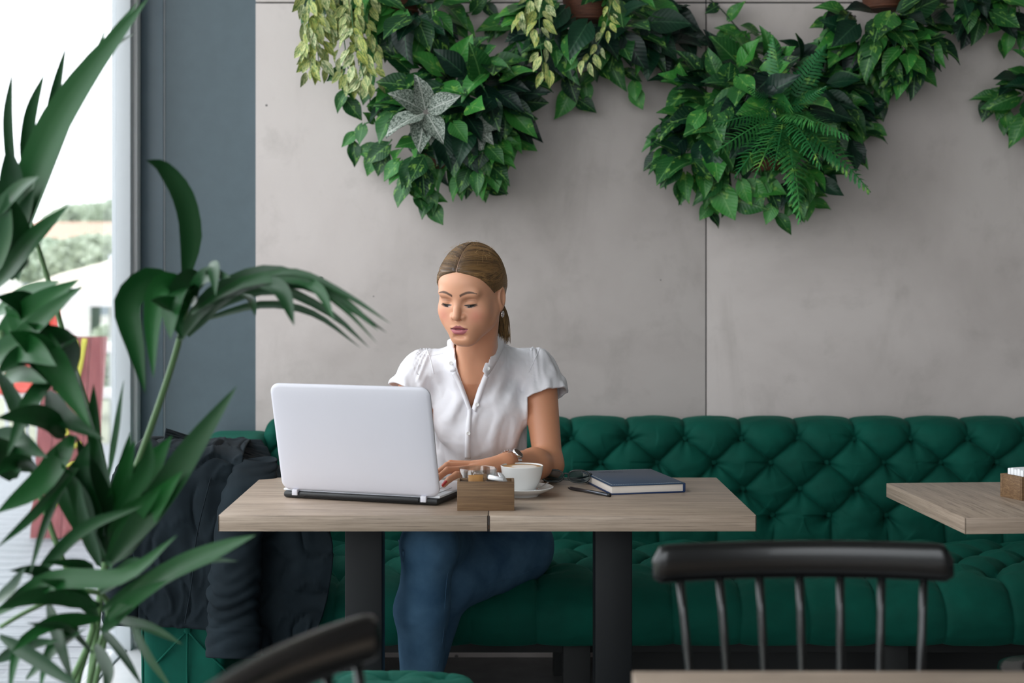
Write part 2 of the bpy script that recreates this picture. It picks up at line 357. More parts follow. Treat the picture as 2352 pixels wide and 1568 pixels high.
# glazed front behind the viewer; wall and low panel added to cut its light
struct(box('wall_front_blocker', 2.64, 6.0, -4.1, -4.0, 0.0, 3.4, M['wall_dim'], None, 0), 'plain grey wall added behind the viewer to cut frontal light', 'wall')
win2 = empty('window_2', (0.7, -4.05, 0)); struct(win2, 'glazed street front behind the viewer', 'window')
for n_, a in (('frame_sill', (-1.2, 2.6, -4.1, -4.0, 0.85, 0.92)), ('sill_blocker', (-1.2, 2.64, -4.1, -4.0, 0.0, 0.85)), ('frame_head', (-1.2, 2.6, -4.1, -4.0, 3.3, 3.4))) + tuple(('mullion', (x - 0.04, x + 0.04, -4.1, -4.0, 0.92, 3.3)) for x in (-1.2, 0.7, 2.6)) + (('glass_pane', (-1.2, 2.6, -4.055, -4.045, 0.92, 3.3)),):
    o = box(n_, *a, M['pane'] if n_ == 'glass_pane' else M['wall_dim'] if n_ == 'sill_blocker' else M['alu'], None, 0); o.parent = win2; o.matrix_parent_inverse = Matrix.Translation(win2.location).inverted()

# ------------------------------------------------------------------ tufted banquette
def tufted(name, x0, x1, prof, t_first, nrows, row, colw, xphase, depth, parent, nx, nt, end_round=0.05, puff=0.016, pleat=0.010, seed=3, sc=1.0):
    """upholstered surface: profile (y,z) swept along x and displaced by a diamond grid of buttons; returns button positions"""
    pr = catmull(prof, nt); seglen = np.r_[0, np.cumsum(np.linalg.norm(np.diff(pr, axis=0), axis=1))]
    tt = np.linspace(0, seglen[-1], nt); pr = np.stack([np.interp(tt, seglen, pr[:, k]) for k in (0, 1)], 1)
    tg = np.gradient(pr, axis=0); tg /= np.linalg.norm(tg, axis=1, keepdims=True); nrm = np.stack([tg[:, 1], -tg[:, 0]], 1)
    if nrm[nt // 2, 0] > 0 and nrm[nt // 2, 1] < 0.3: nrm = -nrm
    xs = np.linspace(x0, x1, nx); X, T = np.meshgrid(xs, tt, indexing='ij')
    rs = np.random.RandomState(seed)
    Xw = X + 0.004 * fnoise(np.stack([X, T], -1), 25, seed + 1); Tw = T + 0.004 * fnoise(np.stack([X, T], -1), 22, seed + 2)
    a = (Xw - xphase) / colw; b = (Tw - t_first) / (2 * row)
    u, v = a + b, a - b; du, dv = np.abs(u - np.round(u)), np.abs(v - np.round(v))
    t_last = t_first + (nrows - 1) * row
    fold = np.maximum(np.exp(-(du / 0.035)), np.exp(-(dv / 0.035)))
    h_in = puff * (np.abs(np.sin(np.pi * u) * np.sin(np.pi * v)) ** 0.55) - 0.009 * fold
    # pleats above the first and below the last row
    ph_l = (0.5 if (nrows - 1) % 2 else 0.0)
    pa = np.abs(a - np.round(a)); pb = np.abs(a + ph_l - np.round(a + ph_l))
    def out(pd, dist): return puff * 0.9 * (np.sin(np.pi * np.clip(pd, 0, 0.5)) ** 0.5) * np.exp(-dist / 0.22) - pleat * 0.5 * np.exp(-pd / 0.035) * np.exp(-dist / 0.12)
    w0 = 1 / (1 + np.exp(-(T - t_first + 0.012) / 0.008)); w1 = 1 / (1 + np.exp((T - t_last - 0.012) / 0.008))
    h = h_in * w0 * w1 + out(pa, np.maximum(0, t_first - T)) * (1 - w0) + out(pb, np.maximum(0, T - t_last)) * (1 - w1)
    btn = []
    for r in range(nrows):
        off = 0.5 if r % 2 else 0.0; tb = t_first + r * row
        for k in range(-40, 60):
            xb = xphase + (k + off) * colw
            if xb < x0 + 0.03 or xb > x1 - 0.03: continue
            rr = np.hypot(X - xb, (T - tb)); near = rr < 0.09
            if not near.any(): continue
            th = np.arctan2(T[near] - tb, X[near] - xb); nw = rs.randint(5, 9); rn = rr[near]
            wr = sum(np.maximum(0, np.cos((th - rs.uniform(0, 6.28)) / 2)) ** rs.randint(60, 160) for _ in range(nw))
            h[near] += -depth * np.exp(-(rn / 0.019) ** 1.3) - 0.020 * wr * np.exp(-rn / 0.036)
            btn.append((xb, tb))
    e = np.minimum(X - x0, x1 - X); rnd = end_round * (1 - np.sqrt(np.clip(1 - (1 - np.clip(e / end_round, 0, 1)) ** 2, 0, 1)))
    h = h - rnd + 0.0012 * fnoise(np.stack([X, T * 2], -1), 70, seed + 5)
    P = np.stack([X, pr[None, :, 0] + h * nrm[None, :, 0], pr[None, :, 1] + h * nrm[None, :, 1]], -1)
    me = grid_mesh(name, P); o = link_obj(name, me, parent, M['velvet'])
    # buttons
    bmesh_me = None
    for (xb, tb) in btn:
        i = min(nt - 1, int(round(tb / tt[-1] * (nt - 1)))); j = int(round((xb - x0) / (x1 - x0) * (nx - 1)))
        c = P[j, i]; n3 = np.array([0, nrm[i, 0], nrm[i, 1]])
        if bmesh_me is None:
            bm_ = bmesh.new(); bmesh.ops.create_uvsphere(bm_, u_segments=10, v_segments=6, radius=0.0105 * sc)
            bmesh.ops.scale(bm_, vec=(1, 1, 0.55), verts=bm_.verts); bmesh_me = bm_mesh('button', bm_, True); bmesh_me.materials.append(M['velvet'])
        bo = link_obj('button', bmesh_me, parent); bo.location = Vector(c + n3 * 0.007); bo.rotation_mode = 'QUATERNION'; bo.rotation_quaternion = Vector(n3).to_track_quat('Z', 'Y')
    return o
sofa = tag(empty('banquette_sofa', (0, 0, 0)), 'long emerald green velvet banquette with deep diamond tufting against the wall', 'sofa')
SX0, SX1 = -0.755, 2.6
bx = W(1315, 1000, 4.76).x
tufted('backrest', SX0, SX1, [(4.955, 0.74), (4.935, 0.79), (4.875, 0.806), (4.805, 0.793), (4.772, 0.75), (4.752, 0.65), (4.732, 0.53), (4.715, 0.42), (4.70, 0.34)], 0.232, 4, 0.084, 0.1825, bx, 0.027, sofa, 1100, 230, puff=0.023, pleat=0.022)
tufted('seat', -0.73, SX1, [(4.76, 0.40), (4.69, 0.425), (4.55, 0.444), (4.35, 0.450), (4.15, 0.446), (4.05, 0.432), (3.99, 0.395), (3.975, 0.35), (3.99, 0.305), (4.03, 0.285), (4.2, 0.28)], 0.22, 5, 0.098, 0.1825, bx + 0.05, 0.028, sofa, 860, 200, puff=0.028, pleat=0.030, seed=11)
box('base_rail', -0.70, SX1, 4.10, 4.85, 0.24, 0.32, M['cover'], sofa, 0.004)
box('dark_underboard', 0.30, SX1, 4.40, 4.46, 0.0, 0.28, M['cover'], sofa, 0.003)  # dark board added under the seat, closing off its right part
for x in (0.18, 1.05, 1.9, 2.5):
    box('leg', x, x + 0.075, 4.06, 4.14, 0.0, 0.27, M['cover'], sofa, 0.003); box('leg', x, x + 0.075, 4.74, 4.81, 0.0, 0.27, M['cover'], sofa, 0.003)
# arm at the window end: rounded block with a buttoned front
def arm_mesh():
    x0, x1, z0, z1, rr = -0.955, -0.735, 0.03, 0.770, 0.07; n = 64; prof = []
    for k in range(n):
        a = 2 * math.pi * k / n; ex = 7.0
        c, s = math.cos(a), math.sin(a)
        prof.append(((x0 + x1) / 2 + (x1 - x0) / 2 * math.copysign(abs(c) ** (2 / ex), c), (z0 + z1) / 2 + (z1 - z0) / 2 * math.copysign(abs(s) ** (2 / ex * 0.55), s)))
    prof = np.array(prof); c0 = prof.mean(0); rings = []
    for f, y in ((0.0, 4.015), (0.25, 4.004), (0.5, 3.997), (0.75, 3.994), (0.90, 3.996), (0.97, 4.004), (1.0, 4.02), (1.0, 4.06), (1.0, 4.2), (1.0, 4.4), (1.0, 4.6), (1.0, 4.8), (0.99, 4.9), (0.96, 4.93), (0.0, 4.935)):
        rings.append(np.stack([c0[0] + (prof[:, 0] - c0[0]) * f, np.full(n, y), c0[1] + (prof[:, 1] - c0[1]) * f], 1))
    P = np.array(rings).transpose(1, 0, 2); return grid_mesh('armrest', P, True)
me = arm_mesh(); arm = link_obj('armrest', me, sofa, M['velvet'])
# creases of the arm front as recessed piping
cb = W(430, 1448, 3.99); cb.y = 3.992
for (px, py) in ((338, 1545), (520, 1545), (430, 1640), (350, 1360), (510, 1360)):
    e_ = W(px, py, 3.99); e_.y = 4.0; mid = (cb + e_) / 2; mid.y = 3.989
    tube('crease_piping', [cb, mid, e_], 0.0032, M['velvet'], sofa, 6, 8)
bo = link_obj('button', bpy.data.meshes['button'], sofa); bo.location = cb; bo.rotation_euler = (math.radians(90), 0, 0)
tube('edge_piping', [(-0.955, 4.01, 0.04), (-0.957, 4.008, 0.3), (-0.957, 4.008, 0.60)], 0.004, M['velvet'], sofa, 6, 10)

# ------------------------------------------------------------------ tables
def cafe_table(label, x0, x1, y0, y1, wood, rz=0.0, pivot=None, group='cafe tables'):
    cx, cy = (x0 + x1) / 2, (y0 + y1) / 2
    t = tag(empty('cafe_table', (0, 0, 0)), label, 'table', group)
    hx, hy = (x1 - x0) / 2, (y1 - y0) / 2
    top = box('tabletop', -hx, hx, -hy, hy, 0.714, 0.75, wood, t, 0.0012)
    eb = 0.0006; wx, wy = M['table'], M['table_y']
    box('edge_band', -hx - eb, hx + eb, -hy - eb, -hy + 0.002, 0.7142, 0.7492, wx, top, 0.0004); box('edge_band', -hx - eb, hx + eb, hy - 0.002, hy + eb, 0.7142, 0.7492, wx, top, 0.0004)
    box('edge_band', -hx - eb, -hx + 0.002, -hy - eb, hy + eb, 0.7142, 0.7492, wy, top, 0.0004); box('edge_band', hx - 0.002, hx + eb, -hy - eb, hy + eb, 0.7142, 0.7492, wy, top, 0.0004)
    box('post', -0.045, 0.045, -0.045, 0.045, 0.012, 0.71, M['black_metal'], t, 0.004)
    box('mounting_plate', -0.16, 0.16, -0.16, 0.16, 0.704, 0.7145, M['black_metal'], t, 0.001)
    box('foot_plate', -0.21, 0.21, -0.21, 0.21, 0.0, 0.012, M['black_metal'], t, 0.003)
    t.location = (cx, cy, 0); t.rotation_euler = (0, 0, rz); return t
TF, TB = 3.315, 3.915
cafe_table('grey oak table with the laptop on it, left of the joined pair', -0.622, -0.0208, TF, TB, M['table'])
cafe_table('grey oak table with the notebook on it, right of the joined pair', -0.0178, 0.578, TF, TB, M['table'])
# right-hand table, turned 3.6 degrees; its front-left corner is seen at (2217,1189) px
rz = math.radians(3.6); fl = Vector((1.0337, 3.28)); w2, d2 = 0.62, 0.535
ctr = fl + Vector((math.cos(rz), math.sin(rz))) * w2 / 2 + Vector((-math.sin(rz), math.cos(rz))) * d2 / 2
t3 = cafe_table('separate grey oak table at the right edge with napkin box', ctr.x - w2 / 2, ctr.x + w2 / 2, ctr.y - d2 / 2, ctr.y + d2 / 2, M['table_y'], rz)
# foreground table: far edge at y=1540 px
t4 = cafe_table('blurred foreground table whose edge crosses the lower right corner', 0.185, 0.185 + 0.7, 2.03 - 0.6, 2.03, M['table'])

# ------------------------------------------------------------------ spindle-back chairs
def chair_mesh_parts():
    parts = []
    # local frame: seat centre at origin, chair faces -y; backrest at +y
    n = 41; xs = np.linspace(-0.233, 0.233, n); P = []
    for x in xs:
        e = abs(x) / 0.233; hgt = 0.056 * (1 - 0.42 * max(0, (e - 0.80) / 0.2) ** 2.2); yc = 0.215 - 0.026 * (x / 0.233) ** 2; th = 0.013 * (1 - 0.25 * e ** 8)
        zt = 0.876 - 0.002 * e ** 2 - (0.010 * max(0, (e - 0.9) / 0.1) ** 2); zb = 0.818 - 0.003 * e ** 2
        if e > 0.999: zt, zb, th = zt - 0.012, zb + 0.008, 0.006
        ring = []
        for k in range(16):
            a = 2 * math.pi * k / 16; c, s = math.cos(a), math.sin(a)
            ring.append((x, yc + th * math.copysign(abs(c) ** 0.6, c) + 0.02 * ((zt + zb) / 2 + (zt - zb) / 2 * math.copysign(abs(s) ** 0.6, s) - 0.84), (zt + zb) / 2 + (zt - zb) / 2 * math.copysign(abs(s) ** 0.6, s)))
        P.append(ring)
    P = np.array(P)
    P = np.concatenate([P[:1].mean(1, keepdims=True).repeat(16, 1), P, P[-1:].mean(1, keepdims=True).repeat(16, 1)], 0)
    parts.append(('top_rail', grid_mesh('top_rail', P.transpose(1, 0, 2), True)))
    for k in range(7):
        f = (k - 3) / 3; top = (f * 0.190, 0.212 - 0.026 * f * f * 0.66, 0.822); bot = (f * 0.158, 0.165 - 0.03 * f * f, 0.44)
        parts.append(('spindle', faces_mesh('spindle', *tube_arrays(catmull([bot, ((top[0] + bot[0]) / 2, (top[1] + bot[1]) / 2, (0.822 + 0.44) / 2), top], 8), [0.0085, 0.0085, 0.008, 0.0075, 0.007, 0.0068, 0.0066, 0.0066], 10))))
    # seat: rounded slab with a slight dish
    nu = 48; rings = []
    for (s_, z) in ((0.0, 0.412), (0.9, 0.412), (0.98, 0.418), (1.0, 0.432), (0.985, 0.446), (0.93, 0.450), (0.7, 0.444), (0.4, 0.440), (0.0, 0.439)):
        a = np.linspace(0, 2 * np.pi, nu, endpoint=False); c, s = np.cos(a), np.sin(a); ex = 0.55
        rings.append(np.stack([0.215 * s_ * np.sign(c) * np.abs(c) ** ex, 0.205 * s_ * np.sign(s) * np.abs(s) ** ex, np.full(nu, z)], 1))
    parts.append(('seat', grid_mesh('seat', np.array(rings).transpose(1, 0, 2), True)))
    for sx in (-1, 1):
        for sy in (-1, 1):
            parts.append(('leg', faces_mesh('leg', *tube_arrays([(sx * 0.15, sy * 0.14, 0.42), (sx * 0.18, sy * 0.172, 0.21), (sx * 0.205, sy * 0.2, 0.0)], [0.016, 0.014, 0.010], 10))))
        parts.append(('stretcher', faces_mesh('stretcher', *tube_arrays([(sx * 0.18, -0.17, 0.2), (sx * 0.18, 0.17, 0.2)], 0.009, 8))))
    for _, me in parts: me.materials.append(M['black_paint'])
    return parts
CH = chair_mesh_parts()
def spindle_chair(label, loc, rz):
    t = tag(empty('spindle_chair', loc, rz), label, 'chair', 'black spindle-back chairs')
    for n_, me in CH: link_obj(n_, me, t)
    return t
# chair at the foreground table: faces the viewer, rail 680 px wide at 2.3 m
spindle_chair('black spindle-back chair tucked behind the foreground table at right', (W(1850, 1290, 2.3).x, 2.105, 0), math.radians(1.5))
# chair near the lower left: only its curved rail and a spindle rise into the picture
spindle_chair('black chair nearest the viewer, top rail slanting at lower left', (-0.052, 1.566, 0), math.radians(70))
spindle_chair('black chair at the right-hand table, only its seat corner showing', (1.285, 3.09, 0), math.radians(180))
# low tufted stool in front of the post
def stool():
    t = tag(empty('tufted_stool', W(865, 1540, 2.79), 0), 'low bright green tufted stool in front of the table post', 'stool')
    t.location.z = 0
    hw = 0.185; n = 90; a = np.linspace(-hw, hw, n); X, Y = np.meshgrid(a, a, indexing='ij')
    e = np.clip(np.maximum(np.abs(X), np.abs(Y)) / hw, 0, 1); q = ((np.abs(X) / hw) ** 6 + (np.abs(Y) / hw) ** 6) ** (1 / 6)
    Z = 0.484 + 0.03 * np.sqrt(np.clip(1 - q ** 4, 0, 1))
    for bxx, byy in ((0.02, 0.1), (-0.09, 0.02), (0.1, -0.02), (0.0, -0.1), (-0.1, 0.12), (0.12, 0.12)):
        r = np.hypot(X - bxx, Y - byy); th = np.arctan2(Y - byy, X - bxx); Z -= 0.025 * np.exp(-(r / 0.025) ** 1.2) + 0.004 * np.exp(-r / 0.05) * (np.cos(6 * th + bxx * 90) > 0.8)
    k = np.maximum(1, q); P = np.stack([X / k, Y / k, Z], -1)
    me = grid_mesh('cushion_top', P); link_obj('cushion_top', me, t, M['velvet'])
    ang = np.linspace(0, 2 * np.pi, 64, endpoint=False); c, s = np.cos(ang), np.sin(ang); rad = hw / ((np.abs(c) ** 6 + np.abs(s) ** 6) ** (1 / 6))
    rings = [np.stack([rad * f * c, rad * f * s, np.full(64, z)], 1) for f, z in ((0.98, 0.485), (1.0, 0.465), (1.0, 0.41), (0.97, 0.39), (0.0, 0.39))]
    link_obj('cushion_side', grid_mesh('cushion_side', np.array(rings).transpose(1, 0, 2), True), t, M['velvet'])
    for bxx, byy in ((0.02, 0.1), (-0.09, 0.02), (0.1, -0.02), (0.0, -0.1)):
        b = link_obj('button', bpy.data.meshes['button'], t); b.location = (bxx, byy, 0.485)
    for sx in (-1, 1):
        for sy in (-1, 1): tube('leg', [(sx * 0.13, sy * 0.13, 0.4), (sx * 0.15, sy * 0.15, 0.0)], [0.017, 0.011], M['black_paint'], t, 10)
stool()
# ------------------------------------------------------------------ things on the tables
TT = 0.75
# laptop: rear lower edge from (645,1143) to (1003,1163) px
A = Vector((-0.520, 3.567)); B = Vector((-0.136, 3.435)); ex = (B - A).normalized(); ey = Vector((-ex.y, ex.x)); LW = (B - A).length
lap = tag(empty('laptop', (A.x, A.y, TT), math.atan2(ex.y, ex.x)), 'open white laptop seen from behind on the oak table', 'laptop')
box('base', 0.004, LW - 0.004, 0.004, 0.258, 0.001, 0.017, M['lap_black'], lap, 0.006)
deck = box('keyboard_deck', 0.001, LW - 0.001, 0.012, 0.262, 0.0165, 0.0225, M['key'], lap, 0.0025)
kb = bmesh.new(); box_bm(kb, 0, 0.0205, 0, 0.0165, 0, 0.0022, 0.0008, 1); kme = bm_mesh('key', kb); kme.materials.append(M['key'])
for r in range(5):
    for c in range(17):
        k = link_obj('key', kme, deck); k.location = (0.0115 + c * 0.0222, 0.05 + r * 0.0185, 0.0222)
box('touchpad', 0.14, 0.25, 0.17, 0.245, 0.0222, 0.0228, M['alu'], deck, 0.0002)
def lid():
    w, h, th = LW, 0.268, 0.009; bm = bmesh.new(); n = 8; rc = 0.022; pts = []
    for (cx, cy, a0) in ((w - rc, h - rc, 0), (rc, h - rc, 90), (rc, rc, 180), (w - rc, rc, 270)):
        for k in range(n + 1): a = math.radians(a0 + 90 * k / n); pts.append((cx + rc * math.cos(a), cy + rc * math.sin(a)))
    c = np.array([w / 2, h / 2]); pts = np.array(pts); rings = []
    # rounded outer shell: back face at y=0 (towards the viewer), front at y=th
    for ins, y in ((0.0, th), (0.0, th * 0.55), (0.0025, th * 0.22), (0.008, 0.0006), (0.02, -0.0008), (0.05, -0.002)):
        rr = pts - c; L = np.maximum(np.abs(rr) - ins, 0) * np.sign(rr); rings.append([(c[0] + a, y, c[1] + b) for a, b in L])
    vr = [[bm.verts.new(p) for p in ring] for ring in rings]; m = len(pts)
    for i in range(len(vr) - 1):
        for j in range(m): bm.faces.new([vr[i][j], vr[i][(j + 1) % m], vr[i + 1][(j + 1) % m], vr[i + 1][j]])
    bm.faces.new(vr[-1]); bm.faces.new(vr[0][::-1]); bmesh.ops.recalc_face_normals(bm, faces=bm.faces)
    return bm_mesh('lid', bm, True, 35)
ld = link_obj('lid', lid(), lap, M['lid']); ld.location = (0, 0.006, 0.0185); ld.rotation_euler = (math.radians(14.5), 0, 0)
box('screen', 0.012, LW - 0.012, 0.0088, 0.0098, 0.018, 0.256, M['screen'], ld, 0)
for x in (0.030, LW - 0.045): box('hinge', x, x + 0.014, -0.001, 0.012, 0.008, 0.022, M['lid'], lap, 0.001)
box('hinge_bar', 0.05, LW - 0.05, 0.0, 0.010, 0.006, 0.017, M['lap_black'], lap, 0.003)
# wooden holder with sugar sachets: front face 1050-1181 px, foot at y=1173
def crate(name, label, cat, loc, rz, w, dp, h, wood, group=None):
    t = tag(empty(name, loc, rz), label, cat, group); th = 0.006
    box('front_board', 0, w, 0, th, 0, h, wood, t, 0.0012); box('back_board', 0, w, dp - th, dp, 0, h, wood, t, 0.0012)
    box('side_board', 0, th, th, dp - th, 0, h + 0.001, wood, t, 0.0012); box('side_board', w - th, w, th, dp - th, 0, h + 0.001, wood, t, 0.0012)
    box('divider', w * 0.5 - 0.002, w * 0.5 + 0.002, th, dp - th, 0.004, h - 0.004, wood, t, 0.0005); box('bottom_board', th, w - th, th, dp - th, 0.0, 0.005, wood, t, 0.0005)
    return t
p = W(1050, 1173, 3.374); hb = 0.0665
hold = crate('sachet_holder', 'small brown wooden sachet holder at the front edge of the joined tables', 'box', (p.x, p.y, TT), 0, 0.130, 0.062, hb, M['crate'], 'wooden sachet holders')
def sachet(label, loc, rot, w, l, th, m, roll=False):
    if roll:
        P = []; n = 14
        for k in range(n + 1):
            a = k / n * 2 * math.pi; P.append([(th * math.cos(a) , -l / 2, th * 0.62 * math.sin(a)), (th * 1.0 * math.cos(a), l / 2, th * 0.62 * math.sin(a))])
        me = grid_mesh('sugar_sachet', np.array(P)); o = link_obj('sugar_sachet', me, None, m); thick(o, 0.0006)
    else:
        x = np.linspace(-w / 2, w / 2, 9); y = np.linspace(-l / 2, l / 2, 12); X, Y = np.meshgrid(x, y, indexing='ij')
        bul = th * np.sqrt(np.clip(1 - (X / (w / 2)) ** 2, 0, 1)) * np.clip(1 - (np.abs(Y) / (l / 2)) ** 8, 0, 1)
        a = np.stack([X, Y, bul], -1); b = np.stack([X, Y, -bul], -1)
        V = np.vstack([a.reshape(-1, 3), b.reshape(-1, 3)]); F = grid_faces(9, 12); F = np.vstack([F, F[:, ::-1] + 108])
        o = link_obj('sugar_sachet', mesh_np('sugar_sachet', V, F), None, m)
    o.location = loc; o.rotation_euler = rot; tag(o, label, 'sachet', 'sachets in the wooden holder'); return o
zt = TT + hb
sachet('white paper sachet lying rolled in the right of the wooden holder', (p.x + 0.089, p.y + 0.022, zt + 0.004), (0.15, 0.1, math.radians(75)), 0.02, 0.036, 0.008, M['white_paper'], True)
sachet('second white sachet leaning against the rolled one', (p.x + 0.106, p.y + 0.03, zt + 0.001), (0.9, 0.3, math.radians(65)), 0.03, 0.035, 0.004, M['white_paper'])
sachet('golden brown sachet standing in the left of the wooden holder', (p.x + 0.042, p.y + 0.028, zt - 0.020), (math.radians(80), 0, 0.1), 0.034, 0.062, 0.004, M['kraft'])
sachet('brown striped sachet behind the golden brown one', (p.x + 0.052, p.y + 0.042, zt - 0.018), (math.radians(86), 0, -0.1), 0.030, 0.060, 0.003, M['crate'])
sachet('dark tea sachet at the left end of the wooden holder', (p.x + 0.018, p.y + 0.030, zt - 0.030), (math.radians(85), 0, 0.05), 0.022, 0.055, 0.004, M['lap_black'])
sachet('dark sachet beside the white rolled one', (p.x + 0.075, p.y + 0.036, zt - 0.030), (math.radians(85), 0, 0.05), 0.020, 0.055, 0.004, M['lap_black'])
sachet('dark brown sachet at the right end of the wooden holder', (p.x + 0.119, p.y + 0.034, zt - 0.027), (math.radians(85), 0, 0.4), 0.012, 0.055, 0.003, M['crate'])
# water glass
g = W(1098, 1100, 3.52); gl = tag(empty('water_glass', (g.x, 3.50, TT)), 'clear low glass with lemon behind the wooden sachet holder', 'glass')
lathe('tumbler', [(0, 0.001), (0.030, 0.001), (0.034, 0.004), (0.0385, 0.040), (0.0425, 0.0795), (0.0436, 0.0810), (0.0448, 0.0795), (0.0408, 0.040), (0.0360, 0.0), (0.0, 0.0)][::-1], M['tumbler'], gl, 48)
lm = lathe('lemon_slice', [(0, -0.002), (0.021, -0.002), (0.022, 0), (0.021, 0.002), (0, 0.002)], M['lemon'], gl, 28); lm.location = (0.004, 0.004, 0.026); lm.rotation_euler = (0.35, 0.25, 0)
# cup and saucer
c = W(1199, 1130, 3.60); CX, CY = c.x, 3.605
sau = lathe('saucer', [(0, 0.0), (0.040, 0.0), (0.042, 0.004), (0.055, 0.009), (0.0735, 0.0185), (0.0765, 0.0215), (0.0745, 0.0225), (0.055, 0.0135), (0.036, 0.0075), (0.030, 0.0055), (0, 0.0055)], M['ceramic'], None, 56)
sau.location = (CX, CY, TT); tag(sau, 'white saucer under the cappuccino cup', 'saucer')
cup = tag(empty('coffee_cup', (CX, CY, TT + 0.0058)), 'white cup of cappuccino between wooden box and spectacles', 'cup')
lathe('cup_body', [(0, 0.0), (0.026, 0.0), (0.0275, 0.003), (0.034, 0.012), (0.0435, 0.030), (0.0490, 0.048), (0.0515, 0.064), (0.0520, 0.0665), (0.0508, 0.0675), (0.0495, 0.065), (0.0465, 0.047), (0.040, 0.029), (0.028, 0.010), (0, 0.008)], M['ceramic'], cup, 56)
lathe('coffee', [(0.0, 0.0658), (0.030, 0.0657), (0.0470, 0.0650), (0.0492, 0.0644)], M['coffee'], cup, 48)
tube('cup_handle', [(-0.012, 0.0475, 0.055), (-0.016, 0.066, 0.056), (-0.018, 0.072, 0.040), (-0.015, 0.060, 0.024), (-0.011, 0.0405, 0.022)], [0.0045, 0.004, 0.004, 0.004, 0.0045], M['ceramic'], cup, 10, 24)
# spoon on the saucer's far side
sp = tag(empty('teaspoon', (CX + 0.045, CY + 0.02, TT + 0.0175)), 'small steel teaspoon resting on the saucer', 'spoon')
tube('handle', [(0.02, 0.02, 0.008), (0.0, -0.005, 0.0), (-0.01, -0.02, -0.002)], [0.0018, 0.0014, 0.0016], M['silver'], sp, 8, 12)
bm = bmesh.new(); bmesh.ops.create_uvsphere(bm, u_segments=14, v_segments=8, radius=1); bmesh.ops.scale(bm, vec=(0.007, 0.011, 0.002), verts=bm.verts)
b_ = link_obj('bowl', bm_mesh('bowl', bm, True), sp, M['silver']); b_.location = (-0.012, -0.029, -0.0015); b_.rotation_euler = (0, 0, -0.3)
# notebook
n0 = Vector((0.276, 3.610)); n1 = Vector((0.462, 3.652)); nx_ = (n1 - n0).normalized(); NW = (n1 - n0).length; ND = 0.262
nb = tag(empty('notebook', (n0.x, n0.y, TT), math.atan2(nx_.y, nx_.x)), 'closed navy blue hardcover notebook with pale stitching', 'notebook')
sh = Matrix.Shear('XY', 4, (0, 0)); 
box('page_block', 0.004, NW - 0.004, 0.004, ND - 0.004, 0.003, 0.021, M['paper'], nb, 0.0008)
box('front_cover', 0, NW, 0, ND, 0.0205, 0.0240, M['book'], nb, 0.0012); box('back_cover', 0, NW, 0, ND, 0.0, 0.0035, M['book_edge'], nb, 0.0012)
box('spine', NW - 0.004, NW + 0.0015, 0, ND, 0.0015, 0.0235, M['book_edge'], nb, 0.0015)
sb = bmesh.new()
for k in range(40): box_bm(sb, 0.006 + k * (NW - 0.014) / 40, 0.006 + k * (NW - 0.014) / 40 + 0.0026, 0.0042, 0.0052, 0.0240, 0.0244)
for k in range(40): box_bm(sb, 0.006 + k * (NW - 0.014) / 40, 0.006 + k * (NW - 0.014) / 40 + 0.0026, ND - 0.0052, ND - 0.0042, 0.0240, 0.0244)
for k in range(56): box_bm(sb, 0.0042, 0.0052, 0.006 + k * (ND - 0.012) / 56, 0.006 + k * (ND - 0.012) / 56 + 0.0026, 0.0240, 0.0244)
link_obj('stitching', bm_mesh('stitching', sb), nb, M['thread'])['kind'] = 'stuff'
# debossed two-line stamp, too small to read
sb = bmesh.new(); rr = random.Random(3)
for row, (yy, hh, xa, xb) in enumerate(((0.214, 0.010, 0.036, 0.098), (0.232, 0.006, 0.052, 0.098))):
    x = xa
    while x < xb:
        w_ = rr.uniform(0.004, 0.006)
        box_bm(sb, x, x + 0.0012, yy, yy + hh, 0.0238, 0.02415)
        if rr.random() < 0.7: box_bm(sb, x + 0.0012, x + w_ - 0.0014, yy + hh * rr.choice((0, 0.42, 0.8)), yy + hh * rr.choice((0, 0.42, 0.8)) + hh * 0.2, 0.0238, 0.02414)
        if rr.random() < 0.6: box_bm(sb, x + w_ - 0.0014, x + w_ - 0.0004, yy, yy + hh, 0.0238, 0.02413)
        x += w_ + 0.0016
link_obj('debossed_stamp', bm_mesh('debossed_stamp', sb), nb, M['deboss'])
# pencil-like stylus
a = W(1305, 1121, 3.70); b = W(1402, 1143, 3.578); a.z = b.z = TT + 0.0045; pen = tag(empty('pen', (a + b) / 2), 'slim dark grey pen lying beside the notebook', 'pen'); dv_ = (b - a); pen.rotation_mode = 'QUATERNION'; pen.rotation_quaternion = dv_.to_track_quat('X', 'Z'); hl = min(dv_.length, 0.165) / 2
tube('barrel', [(-hl + 0.012, 0, 0), (hl - 0.006, 0, 0)], 0.0045, M['dark_steel'], pen, 14)
tube('tip', [(-hl, 0, 0), (-hl + 0.005, 0, 0), (-hl + 0.012, 0, 0)], [0.0012, 0.0028, 0.0045], M['lap_black'], pen, 14)
tube('end_cap', [(hl - 0.006, 0, 0), (hl - 0.001, 0, 0), (hl, 0, 0)], [0.0046, 0.0046, 0.003], M['lap_black'], pen, 14)
